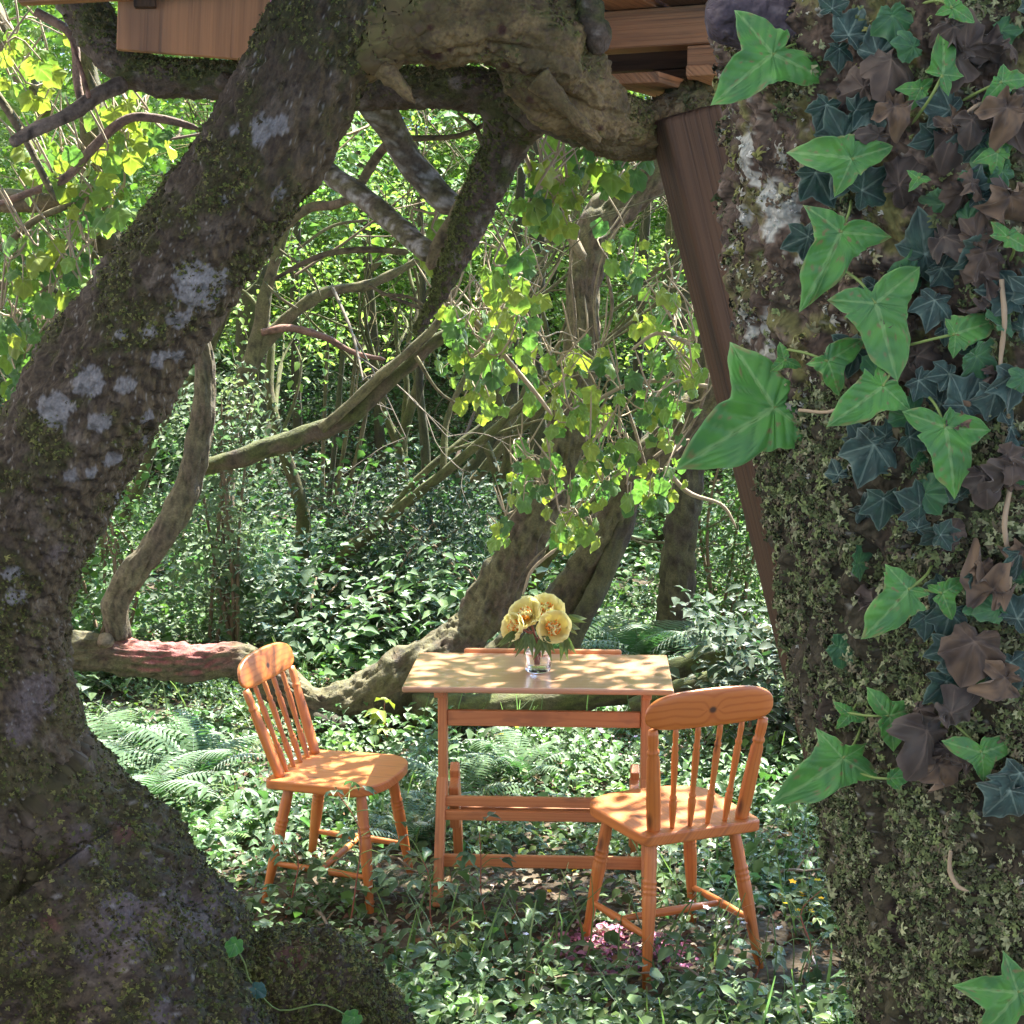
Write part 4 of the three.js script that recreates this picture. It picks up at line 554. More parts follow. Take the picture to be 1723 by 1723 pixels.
bush('added thicket coloured shade-dark to make the dark hollow left of the fallen stem', 650, 1000, 10.2, 0.6, 0.8, 60, [0.03, 0.07, 0.022], 507, CL.shrub[0]);  // added thicket, its dark hue stands in for the shaded hollow
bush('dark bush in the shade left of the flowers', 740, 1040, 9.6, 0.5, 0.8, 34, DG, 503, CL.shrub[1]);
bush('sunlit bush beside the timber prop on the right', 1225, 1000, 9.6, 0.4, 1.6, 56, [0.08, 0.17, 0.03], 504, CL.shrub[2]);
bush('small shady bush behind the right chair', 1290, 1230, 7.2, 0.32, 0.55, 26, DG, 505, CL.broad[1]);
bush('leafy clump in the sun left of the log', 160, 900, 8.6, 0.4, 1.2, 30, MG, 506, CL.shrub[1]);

// dead twigs threaded through the understorey
{
  const r = rngOf(15), geo = [0, 1].map(() => { const gs = []; const grow = (p, d, len, rad, lv) => { const q = p.clone().addScaledVector(d, len * 0.5).add(V((r() - 0.5) * len * 0.25, (r() - 0.5) * len * 0.2, (r() - 0.5) * len * 0.25)), e = q.clone().addScaledVector(d, len * 0.5).add(V((r() - 0.5) * len * 0.3, (r() - 0.3) * len * 0.2, (r() - 0.5) * len * 0.3)); gs.push(tube([[p, rad], [q, rad * 0.8], [e, rad * 0.5]], { step: len / 5, around: 5, open: true })); if (lv > 0) for (let k = 0; k < 3; k++) { const f = [q, e, q.clone().lerp(e, 0.5)][k]; grow(f, d.clone().add(V((r() - 0.5) * 1.8, (r() - 0.4) * 1.5, (r() - 0.5) * 1.8)).normalize(), len * (0.45 + 0.3 * r()), rad * 0.55, lv - 1); } }; grow(V(0, 0, 0), V(1, 0.25, 0).normalize(), 0.9, 0.009, 3); return mergeGeometries(gs); });
  const L = [[], []], C = [[], []]; for (let i = 0; i < 70; i++) { const d = 6.2 + r() * 9, x = (r() * 2 - 1) * 0.33 * d, y = 0.5 + Math.pow(r(), 0.6) * (1.6 + 0.14 * d); if (d < 7.4 && (y < 1.6 || Math.abs(x) < 0.6)) continue; const k = i % 2; L[k].push(trs(V(x, y, -d), (r() - 0.5) * 1.6, r() * 6.28, (r() - 0.5) * 2.4, 0.6 + 0.9 * r())); C[k].push(jitter(r() < 0.5 ? [0.22, 0.17, 0.11] : [0.12, 0.095, 0.065], r)); }
  L.forEach((l, k) => { const m = copies('dead_twigs', geo[k], M.moss, l, C[k], scene); m.userData.label = ['bare tangled twigs threaded through the wood', 'fine dead branches between the trunks'][k]; });
}
// ---------------------------------------------------------------- hanging ivy sprays
const spray3 = [[0, 1], [0.72, 0.42], [-0.72, 0.42]];
const sprayGeo = [[0.06, 0.16, 0.025], [0.1, 0.23, 0.03], [0.17, 0.3, 0.03], [0.26, 0.34, 0.03]].map((b, i) => [0, 1].map((k) => ivyLeaf(k ? spray3 : [[0, 1], [0.5, 0.55], [-0.5, 0.55]], { base: b, dark: b.map((x) => x * 0.75), vein: b.map((x) => x * 1.25 + 0.02), seed: 60 + i * 2 + k, nA: 20, rings: 4, fold: 0.15, bend: 0.3, curl: 0.25, vs: 0.4, cot: 1.6, r0: 0.52, pet: -Math.PI / 2 })));  // leaf tones run from shaded to sunlit, light put into the colour
const rS = rngOf(44);
function hangingSpray(name, label, category, clusters, anchorD, extra) {
  const [x0, y0, , , , d0] = clusters[0], t = thing(name, label, category, at(x0, y0, d0 ?? anchorD).toArray());
  for (const [cx, cy, w, h, n, d = anchorD, lit = 0.5] of clusters) {
    const pts = [], cnt = Math.round(n * 1.15);
    for (let i = 0; i < cnt; i++) {
      const gx = (rS() + rS() + rS() - 1.5) * w * 0.75, gy = (rS() + rS() - 1) * h, dd = d + (rS() - 0.5) * 0.5, q = rel(t, at(cx + gx, cy + gy, dd)); pts.push(q);
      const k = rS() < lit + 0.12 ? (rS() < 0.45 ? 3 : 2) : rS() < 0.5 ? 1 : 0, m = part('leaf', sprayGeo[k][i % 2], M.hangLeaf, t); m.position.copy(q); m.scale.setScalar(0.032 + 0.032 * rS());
      m.quaternion.setFromEuler(Eu.set(-0.25 + (rS() - 0.5) * 1.1, (rS() - 0.5) * 2.2, Math.PI + (rS() - 0.5) * 1.5, 'YXZ'));
    }
    pts.sort((a, b) => a.y - b.y); const tw = [];
    for (let i = 0; i + 2 < pts.length; i += 3) { const a = pts[i], b = pts[Math.min(pts.length - 1, i + 2 + Math.floor(rS() * 4))], c = a.clone().lerp(b, 0.5).add(V((rS() - 0.5) * 0.12, 0.05 + rS() * 0.06, (rS() - 0.5) * 0.1)); tw.push(tube([[a, 0.0022], [c, 0.003], [b.clone().add(V(0, 0.04, 0)), 0.0038], [b.clone().add(V((rS() - 0.5) * 0.3, 0.16 + rS() * 0.1, (rS() - 0.5) * 0.2)), 0.004]], { step: 0.05, around: 5 })); }
    if (tw.length) part('twig', mergeGeometries(tw), M.paleTwig, t);
  }
  for (const rows of extra ?? []) part('twig', tube(local(t, sight(rows, anchorD)), { step: 0.03, around: 7, lump: 0.2, lf: 12 }), M.paleTwig, t);
  return t;
}
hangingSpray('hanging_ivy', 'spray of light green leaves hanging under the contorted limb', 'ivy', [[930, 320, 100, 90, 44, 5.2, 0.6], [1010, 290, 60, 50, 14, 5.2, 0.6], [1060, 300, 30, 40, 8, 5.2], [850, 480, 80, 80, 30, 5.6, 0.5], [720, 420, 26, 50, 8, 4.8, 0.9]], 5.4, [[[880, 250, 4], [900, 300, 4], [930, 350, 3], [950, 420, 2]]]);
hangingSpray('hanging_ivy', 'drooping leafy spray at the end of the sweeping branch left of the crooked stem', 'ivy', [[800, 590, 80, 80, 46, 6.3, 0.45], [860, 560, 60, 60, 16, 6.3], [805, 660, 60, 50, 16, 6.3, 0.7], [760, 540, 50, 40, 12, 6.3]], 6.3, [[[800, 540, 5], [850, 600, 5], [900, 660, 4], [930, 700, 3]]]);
hangingSpray('hanging_ivy', 'large ivy spray in sunlit leaf colours hanging in front of the crooked stem', 'ivy', [[965, 640, 130, 110, 46, 6.8, 0.6], [1000, 720, 120, 70, 26, 6.8, 0.55], [1110, 690, 70, 70, 30, 6.8, 0.3], [1120, 560, 70, 90, 30, 6.9, 0.7], [1050, 430, 60, 80, 12, 7, 0.6], [1150, 640, 50, 80, 16, 6.8, 0.6]], 6.8, [[[1190, 650, 4], [1120, 640, 4], [1050, 650, 4], [980, 690, 3]], [[1180, 590, 4], [1110, 560, 4], [1060, 590, 3]]]);
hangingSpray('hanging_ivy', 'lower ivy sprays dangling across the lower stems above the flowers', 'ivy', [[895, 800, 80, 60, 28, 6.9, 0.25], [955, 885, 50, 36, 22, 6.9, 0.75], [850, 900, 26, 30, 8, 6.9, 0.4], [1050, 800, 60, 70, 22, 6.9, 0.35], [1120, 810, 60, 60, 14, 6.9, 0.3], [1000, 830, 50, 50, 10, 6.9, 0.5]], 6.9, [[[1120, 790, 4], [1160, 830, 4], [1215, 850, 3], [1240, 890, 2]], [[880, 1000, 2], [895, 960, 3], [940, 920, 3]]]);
{
  const t = hangingSpray('ivy_hung_tree', 'slender tree at the left edge hung with bright yellow-green ivy', 'tree', [[210, 250, 90, 90, 40, 5.6, 0.8], [95, 280, 80, 80, 26, 5.6, 0.6], [50, 110, 70, 90, 26, 5.6, 0.8], [160, 350, 70, 70, 26, 5.6, 0.4], [70, 450, 90, 70, 30, 5.6, 0.35], [100, 570, 70, 60, 30, 5.7, 0.35], [30, 620, 50, 60, 26, 5.7, 0.3], [150, 480, 50, 80, 18, 5.6, 0.4], [220, 190, 50, 40, 12, 5.6, 0.9], [25, 560, 40, 60, 14, 5.6, 0.3]], 5.6);
  branch('trunk', t, [[150, 900, 30], [160, 600, 30], [172, 420, 29], [165, 300, 27], [155, 200, 22], [140, 80, 16], [120, -80, 12]], 5.9, { around: 22, col: bgBark([0.13, 0.1, 0.06], 0.5, 31), ridge: 0.22 });
  branch('limb', t, [[-40, 330, 20], [30, 338, 20], [90, 335, 17], [150, 325, 12]], 5.7, { around: 16 });
  branch('limb', t, [[80, 190, 12], [40, 130, 20], [0, 50, 24], [-40, -20, 24]], 5.8, { around: 16 });
  branch('limb', t, [[-20, 350, 5], [60, 320, 7], [110, 300, 8], [160, 245, 8], [215, 200, 9], [270, 200, 8], [340, 218, 5]], 5.4, { around: 10, col: bgBark([0.2, 0.13, 0.1], 0.1, 5) });
  branch('limb', t, [[-10, 150, 6], [40, 230, 7], [80, 310, 6], [95, 340, 3]], 5.3, { around: 9 });
  branch('limb', t, [[60, 20, 8], [120, 60, 8], [130, 140, 8], [140, 190, 6]], 5.4, { around: 9, col: bgBark([0.2, 0.13, 0.1], 0.1, 5) });
  branch('limb', t, [[0, 420, 6], [60, 370, 7], [130, 340, 4]], 5.5, { around: 8 });
  branch('limb', t, [[-20, 480, 8], [60, 480, 10], [130, 520, 11], [180, 560, 8]], 5.8, { around: 10 });
  const s = thing('broken_branch', 'grey broken dead branch poking out left from the mossy limb at top left', 'branch', at(120, 190, 4.3).toArray());
  branch('branch', s, [[22, 240, 11, 4.1], [60, 218, 11, 4.15], [120, 190, 13, 4.2], [165, 160, 13, 4.25], [215, 138, 15, 4.3]], 0, { around: 18, step: 0.012, col: bgBark([0.17, 0.14, 0.12], 0.1, 33), ridge: 0.25 });
  branch('twig', s, [[150, 165, 4, 4.2], [140, 130, 4, 4.2], [120, 70, 3, 4.25]], 0, { around: 8, step: 0.012, col: bgBark([0.2, 0.12, 0.09], 0, 3) });
}

// ---------------------------------------------------------------- ferns
function frondGeo(L, seed) {
  const r = rngOf(seed), gs = [], n = 20, P = []; for (let i = 0; i <= 10; i++) { const t = i / 10; P.push([V((r() - 0.5) * 0.02 * L, L * (0.95 * t - 0.55 * t * t), L * 0.72 * t * (0.55 + 0.45 * t)), 0.0035 * (1 - 0.75 * t)]); }
  const c = new THREE.CatmullRomCurve3(P.map((p) => p[0])); gs.push(tube(P, { step: L / 12, around: 4, open: true }).toNonIndexed());
  for (let i = 3; i < n + 3; i++) { const t = i / (n + 3), p = c.getPoint(t), T = c.getTangent(t), l = L * 0.24 * Math.pow(Math.sin(Math.PI * (0.12 + 0.88 * t) * 0.97), 0.8); for (const s of [-1, 1]) { const side = V(s, 0, 0).addScaledVector(T, 0.35).normalize(), wv = T.clone().multiplyScalar(L * 0.016), pos = [], idx = [], K = 5; for (let k = 0; k <= K; k++) { const f = k / K, q = p.clone().addScaledVector(side, l * f).add(V(0, -l * 0.3 * f * f, 0)), w = (1 - f) * (0.75 + 0.35 * (k % 2)) + 0.04; pos.push(q.x + wv.x * w, q.y + wv.y * w, q.z + wv.z * w, q.x - wv.x * w, q.y - wv.y * w, q.z - wv.z * w); if (k) idx.push(2 * k - 2, 2 * k - 1, 2 * k, 2 * k - 1, 2 * k + 1, 2 * k); } const g = new THREE.BufferGeometry(); g.setAttribute('position', new THREE.Float32BufferAttribute(pos, 3)); g.setIndex(idx); g.computeVertexNormals(); g.setAttribute('uv', new THREE.Float32BufferAttribute(new Float32Array(pos.length / 3 * 2), 2)); gs.push(g.toNonIndexed()); } }
  return mergeGeometries(gs);
}
const frond = [frondGeo(1, 1), frondGeo(1, 2), frondGeo(1, 3)];
M.fern = [[0.045, 0.12, 0.028], [0.12, 0.26, 0.03], [0.035, 0.1, 0.04]].map((c) => phy({ color: new THREE.Color(...c), roughness: 1, clearcoat: 0.1, clearcoatRoughness: 0.45, transmission: 0.45, thickness: 0, side: THREE.DoubleSide }));
const rF = rngOf(61);
for (const [label, px, py, d, L, n, k] of [
  ['big fern under the log at the left, beside the leaning trunk', 235, 1290, 6.3, 0.62, 9, 0], ['fern behind the back legs of the left chair', 330, 1260, 6.6, 0.55, 8, 0], ['shaded fern left of the log near the leaning trunk', 165, 1220, 6.9, 0.6, 7, 0], ['small yellow-green fern at the foot of the left chair back', 352, 1330, 5.9, 0.3, 6, 1],
  ['pale fern standing just behind the flowers', 905, 1080, 8.6, 0.62, 8, 0], ['bright yellow-green fern right of the flowers behind the table', 1010, 1100, 8.5, 0.42, 7, 1], ['fern with long fronds left of the dark trunk', 1075, 1085, 8.8, 0.72, 9, 0], ['fern behind the left end of the table on the log', 745, 1110, 8.4, 0.4, 7, 0], ['fern under the table beside its left leg', 770, 1330, 6.3, 0.42, 7, 0], ['dark fern between the left chair and the table', 690, 1345, 5.9, 0.4, 6, 2], ['fern deep in the wood beneath the sweeping branch', 785, 860, 12.5, 0.8, 8, 0], ['fern beside the right foot of the dark trunk', 1190, 1110, 8.6, 0.5, 7, 0], ['fern low beneath the table on its right', 880, 1330, 6.7, 0.42, 7, 0], ['low fern in front of the table feet', 640, 1450, 5.4, 0.24, 5, 2],
]) { const b = at(px, py, d); b.y = groundY(b.x, b.z) - 0.01; const t = thing('fern', label, 'fern', b.toArray(), rF() * 6.28, 'ferns on the woodland floor'); for (let i = 0; i < n; i++) { const m = part('frond', frond[i % 3], M.fern[k], t); m.scale.setScalar(L * (0.75 + 0.4 * rF())); m.rotation.set((rF() - 0.5) * 0.35, i / n * 6.28 + rF() * 0.4, (rF() - 0.5) * 0.3, 'YXZ'); } }

const furniture = (x, z) => Math.hypot(x + 0.24, z + 5.1) < 0.24 || Math.hypot(x - 0.5, z + 4.85) < 0.6 || Math.hypot(x + 0.62, z + 5.4) < 0.5 || (Math.abs(x - 0.08) < 0.55 && Math.abs(z + 5.2) < 0.5);
// ---------------------------------------------------------------- ground cover
{
  const r = rngOf(71), kinds = [['low', 0, [0.062, 0.145, 0.024]], ['low', 1, [0.105, 0.22, 0.03]], ['low', 2, [0.08, 0.18, 0.045]], ['tiny', 0, [0.13, 0.22, 0.04]], ['tiny', 1, [0.2, 0.25, 0.11]]], L = kinds.map(() => []), C = kinds.map(() => []);
  for (let i = 0; i < 12000; i++) {
    const d = 3.7 + Math.pow(r(), 1.25) * 10, x = (r() * 2 - 1) * (0.34 * d + 0.5), z = -d, v = N3(x * 1.1, 5, z * 1.1); if (v < -0.35 && r() < 0.8) continue; if (fbm(x * 3.1, 8, z * 3.1, 2) < -0.12 && r() < 0.7) continue; if (Math.hypot(x - 0.33, z + 4.92) < 0.2 || (furniture(x, z) && r() < 0.66) || (Math.hypot(x + 0.24, z + 5.08) < 0.2 && r() < 0.9)) continue;
    const k = v > 0.1 ? (r() < 0.6 ? 0 : 2) : Math.floor(r() * 5), s = 0.6 + 0.7 * r(), y = groundY(x, z) + (k < 3 ? 0.02 + Math.pow(r(), 2.5) * 0.11 : 0.02 + Math.pow(r(), 2) * 0.1);
    L[k].push(trs(V(x, y, z), (r() - 0.5) * 0.5, r() * 6.28, (r() - 0.5) * 0.5, s)); C[k].push(jitter(kinds[k][2], r, 0.6));
  }
  kinds.forEach(([n, j], k) => { const m = copies('ground_cover', CL[n][j], M.groundLeaf, L[k], C[k], scene); m.userData.label = ['dark ground ivy carpeting the woodland floor', 'fresh green ground leaves about the table', 'bluish green ground leaves', 'fine small-leaved weeds in the glade', 'small-leaved weeds coloured pale as if catching the sun'][k]; });  // the last kind is coloured pale for sun on the leaves
  const gi = ivyLeaf(five(1), { base: [0.03, 0.085, 0.035], dark: [0.022, 0.06, 0.03], vein: [0.09, 0.16, 0.08], seed: 95, nA: 20, rings: 3, fold: 0.2, bend: 0.3, curl: 0.15, vs: 0.4, cot: 1.5, r0: 0.6, pet: -Math.PI / 2 }), GI = [], GC = [];
  for (let i = 0; i < 3000; i++) { const d = 3.8 + r() * 3.4, x = (r() * 2 - 1) * (0.33 * d + 0.2), z = -d, s = 0.017 + 0.017 * r(); if (Math.hypot(x - 0.33, z + 4.92) < 0.15 || (furniture(x, z) && r() < 0.6)) continue; GI.push(trs(V(x, groundY(x, z) + 0.02 + 0.05 * r(), z), -1.2 + (r() - 0.5) * 0.9, r() * 6.28, 0, s)); const b = 0.7 + 0.8 * r(); GC.push(new THREE.Color(b, b, b)); }
  copies('ground_ivy', gi, M.darkIvy, GI, GC, scene).userData.label = 'lobed ivy leaves trailing over the ground in front';
  const lg = leafQuad(1, 0.3, 0.12, 0.25), LL = [], LC = []; for (let i = 0; i < 9000; i++) { const d = 3.6 + r() * 7, x = (r() * 2 - 1) * (0.33 * d + 0.3), z = -d; LL.push(trs(V(x, groundY(x, z) + 0.006 + 0.02 * r(), z), (r() - 0.5) * 1.2, r() * 6.28, (r() - 0.5) * 1.2, 0.02 + 0.03 * r())); LC.push(jitter([[0.2, 0.11, 0.07], [0.32, 0.22, 0.15], [0.12, 0.07, 0.045], [0.42, 0.35, 0.28]][Math.floor(r() * 4)], r)); }
  copies('leaf_litter', lg, M.litter, LL, LC, scene).userData.label = 'dry brown leaf litter on the soil';
  const bl = strand(1, 0.018, 0.25, 0, 0.15), GL = [], GGC = []; for (let i = 0; i < 3200; i++) { const d = 4 + r() * 8, x = (r() * 2 - 1) * (0.33 * d + 0.3), z = -d; if (N3(x * 0.8, 31, z * 0.8) < 0) continue; GL.push(trs(V(x, groundY(x, z), z), (r() - 0.5) * 0.7, r() * 6.28, (r() - 0.5) * 0.7, 0.12 + 0.2 * r())); GGC.push(jitter([0.1, 0.18, 0.04], r)); }
  copies('grass', bl, M.leaf, GL, GGC, scene).userData.label = 'thin grass blades among the ground leaves';
  const PL = [], PC = []; for (let i = 0; i < 420; i++) { const a = r() * 6.28, q = Math.sqrt(r()), x = 0.33 + Math.cos(a) * q * 0.24, z = -4.92 + Math.sin(a) * q * 0.2; PL.push(trs(V(x, groundY(x, z) + 0.01 + 0.03 * r() * (1 - q), z), (r() - 0.5) * 1.4, r() * 6.28, (r() - 0.5) * 1.4, 0.016 + 0.02 * r())); PC.push(jitter([0.5, 0.2, 0.3], r)); }
  copies('fallen_petals', lg, M.litter, PL, PC, scene).userData.label = 'heap of fallen pink petals under the right chair';
  const dot = mergeGeometries(Array.from({ length: 5 }, (_, i) => leafQuad(1, 0.35, 0.1, 0.1).applyMatrix4(trs(V(0, 0, 0), -0.4, i * 1.257, 0, 1)))), FL = [], FC = []; for (const [px, py, n, c] of [[1355, 1560, 16, [0.8, 0.5, 0.03]], [930, 1522, 2, [0.8, 0.6, 0.03]], [1265, 1620, 6, [0.72, 0.78, 0.85]], [870, 1625, 5, [0.72, 0.78, 0.85]], [1030, 1300, 26, [0.75, 0.55, 0.6]], [830, 1270, 4, [0.8, 0.6, 0.05]], [1210, 1585, 8, [0.75, 0.6, 0.68]], [950, 1280, 20, [0.7, 0.72, 0.66]]]) for (let i = 0; i < n; i++) { const x0 = px + (r() - 0.5) * 120, y0 = py + (r() - 0.5) * 60, d = EYE / Math.tan(Math.atan((y0 - HALF) / FOCAL) + PITCH), p = at(x0, y0, d); FL.push(trs(V(p.x, groundY(p.x, p.z) + 0.05 + 0.12 * r(), p.z), (r() - 0.5), r() * 6.28, 0, 0.009 + 0.007 * r())); FC.push(jitter(c, r, 0.2)); }
  copies('wild_flowers', dot, M.litter, FL, FC, scene).userData.label = 'tiny yellow, white and pink wild flowers in the grass';
}
for (const [label, x0, y0, x1, y1, r] of [['short bare stick lying on the leaves in front of the left chair', 520, 1560, 575, 1610, 0.006], ['thin pale stick near the bottom edge below the right chair', 900, 1690, 1110, 1668, 0.005], ['dead twig lying beside the right chair leg near the mossy trunk', 1290, 1500, 1385, 1490, 0.006], ['broken twig on the litter right of the pink petals', 1120, 1660, 1215, 1690, 0.006], ['thin fallen twig between the table foot and the left chair', 640, 1470, 720, 1500, 0.005]]) {
  const g = (x, y) => { const p = at(x, y, EYE / Math.tan(Math.atan((y - HALF) / FOCAL) + PITCH)); p.y = groundY(p.x, p.z) + 0.06; return p; }, A = g(x0, y0), B = g(x1, y1), t = thing('fallen_stick', label, 'stick', A.toArray(), 0, 'sticks on the woodland floor'), e = rel(t, B);
  part('stick', tube([[V(0, 0, 0), r], [e.clone().multiplyScalar(0.35).add(V(0.008, 0.015, 0.01)), r * 0.9], [e.clone().multiplyScalar(0.7).add(V(-0.006, 0, 0)), r * 0.8], [e, r * 0.6]], { step: 0.012, around: 8, lump: 0.3, lf: 30, col: bgBark([0.22, 0.17, 0.12], 0, 1) }), M.bark, t); part('side_twig', tube([[e.clone().multiplyScalar(0.5), r * 0.6], [e.clone().multiplyScalar(0.6).add(V(0.02, 0.04, -0.03)), r * 0.3]], { step: 0.012, around: 6 }), M.twig, t);
}
function seedling(name, label, px, py, d, h, n, hue, leafL, seed, spread = 0.12) {
  const b = at(px, py, d); b.y = groundY(b.x, b.z); const t = thing(name, label, 'plant', b.toArray(), 0, 'young plants coming up through the ground cover'), r = rngOf(seed); if (!M['h' + hue]) M['h' + hue] = phy({ color: new THREE.Color(...hue), roughness: 1, clearcoat: 0.5, clearcoatRoughness: 0.35, transmission: 0.45, thickness: 0, side: THREE.DoubleSide });
  const c = new THREE.CatmullRomCurve3([V(0, 0, 0), V((r() - 0.5) * 0.06, h * 0.35, (r() - 0.5) * 0.06), V((r() - 0.5) * 0.1, h * 0.7, 0), V((r() - 0.5) * 0.12, h, 0.02)]);
  part('stem', tube([0, 0.33, 0.66, 1].map((q) => [c.getPoint(q), 0.0032 - 0.0018 * q]), { step: 0.03, around: 6 }), M.redStem, t);
  for (let i = 0; i < n; i++) { const q = 0.35 + 0.65 * i / n, p = c.getPoint(q), a = r() * 6.28, l = spread * (0.5 + 0.8 * r()), e = p.clone().add(V(Math.cos(a) * l, l * (0.35 * r() + 0.1), Math.sin(a) * l)); part('leaf_stalk', tube([[p, 0.0016], [p.clone().lerp(e, 0.5).add(V(0, 0.015, 0)), 0.0014], [e, 0.001]], { step: 0.03, around: 5 }), M.stem, t); const gs = [-0.9, 0, 0.9].map((o) => leafQuad(leafL * (o ? 0.85 : 1), leafL * 0.27, leafL * 0.06, leafL * 0.2).applyMatrix4(trs(V(0, 0, 0), 0.1 + 0.4 * r(), o, 0, 1))); const m = part('leaf', mergeGeometries(gs), M['h' + hue], t); m.position.copy(e); m.rotation.set((r() - 0.5) * 0.6, Math.PI / 2 - a, (r() - 0.5) * 0.6, 'YXZ'); }
}
seedling('sapling', 'thin sapling with feathery leaves in front of the left chair seat', 585, 1500, 5.05, 0.5, 12, [0.06, 0.14, 0.04], 0.05, 601, 0.14);
seedling('seedling', 'seedling with leaves coloured pale as if sunlit in front of the table left leg', 735, 1540, 4.98, 0.3, 12, [0.1, 0.19, 0.08], 0.055, 602);  // pale leaf colour stands in for sunlight on this plant
seedling('seedling', 'yellow-green seedling low in front of the table', 756, 1640, 4.72, 0.2, 9, [0.2, 0.27, 0.03], 0.04, 603, 0.06);
seedling('seedling', 'dark leafy plant rising in front of the table rails', 822, 1500, 5.1, 0.34, 9, [0.045, 0.12, 0.035], 0.055, 604, 0.08);
seedling('seedling', 'broad-leaved plant on the ground in front of the lowest rail', 860, 1560, 4.95, 0.16, 8, [0.06, 0.14, 0.045], 0.055, 605);
seedling('seedling', 'leafy plant against the legs of the left chair', 480, 1490, 5.2, 0.3, 10, [0.06, 0.15, 0.04], 0.05, 606, 0.09);
seedling('seedling', 'yellowish weed at the foot of the mossy trunk', 1352, 1640, 4.75, 0.28, 14, [0.16, 0.24, 0.04], 0.035, 607);
seedling('seedling', 'plant with blue-white leaves right of the right chair feet', 1270, 1640, 4.72, 0.1, 6, [0.2, 0.3, 0.22], 0.05, 608, 0.07);
seedling('seedling', 'trailing plant at the bottom edge in front of the pink petals', 880, 1690, 4.55, 0.1, 8, [0.1, 0.2, 0.06], 0.045, 609, 0.1);
seedling('seedling', 'big-leaved plant behind the left chair', 400, 1380, 6.1, 0.2, 8, [0.07, 0.16, 0.04], 0.08, 610, 0.12);
seedling('seedling', 'bright yellow-green leaf shoot in the gap under the log', 655, 1255, 7.35, 0.22, 4, [0.25, 0.32, 0.02], 0.09, 611, 0.04);
// ---------------------------------------------------------------- furniture
function latheUV(g, L) { const p = g.attributes.position, uv = g.attributes.uv; for (let i = 0; i < p.count; i++) uv.setXY(i, uv.getX(i) * 0.9, p.getY(i) / 0.6 + L); return g; }
function turned(prof, seg = 18, off = 0) { return latheUV(new THREE.LatheGeometry(prof.map(([r, y]) => new THREE.Vector2(r, y)), seg), off); }
function span(mesh, a, b) { mesh.position.copy(a); mesh.quaternion.setFromUnitVectors(UPV, b.clone().sub(a).normalize()); return mesh; }
// profiles run from 0 to 1 and are stretched to length
function profile(L, rows, k = 1) { return [[0.0001, 0], ...rows.map(([r, t]) => [r * k, t * L]), [0.0001, L]]; }
const LEG = [[0.012, 0], [0.013, 0.02], [0.0145, 0.09], [0.0175, 0.1], [0.0175, 0.115], [0.0145, 0.125], [0.0165, 0.25], [0.02, 0.42], [0.0225, 0.55], [0.0225, 0.6], [0.0195, 0.61], [0.0225, 0.622], [0.0225, 0.635], [0.0195, 0.645], [0.0225, 0.657], [0.0225, 0.67], [0.0195, 0.68], [0.0225, 0.692], [0.0225, 0.705], [0.019, 0.72], [0.0205, 0.82], [0.0185, 0.92], [0.016, 1]];
const SPIN = [[0.007, 0], [0.0075, 0.04], [0.0105, 0.14], [0.0125, 0.24], [0.0125, 0.28], [0.009, 0.295], [0.0115, 0.31], [0.0115, 0.33], [0.0085, 0.345], [0.0085, 0.42], [0.011, 0.62], [0.0115, 0.74], [0.0085, 0.765], [0.011, 0.785], [0.011, 0.81], [0.008, 0.83], [0.0095, 0.93], [0.0075, 1]];
const STILE = [[0.018, 0], [0.0215, 0.05], [0.0225, 0.3], [0.021, 0.55], [0.0195, 0.72], [0.015, 0.755], [0.019, 0.775], [0.019, 0.8], [0.014, 0.82], [0.0165, 0.86], [0.0165, 0.95], [0.014, 1]];
const STRETCH = [[0.008, 0], [0.009, 0.05], [0.0125, 0.35], [0.0135, 0.5], [0.0125, 0.65], [0.009, 0.95], [0.008, 1]];
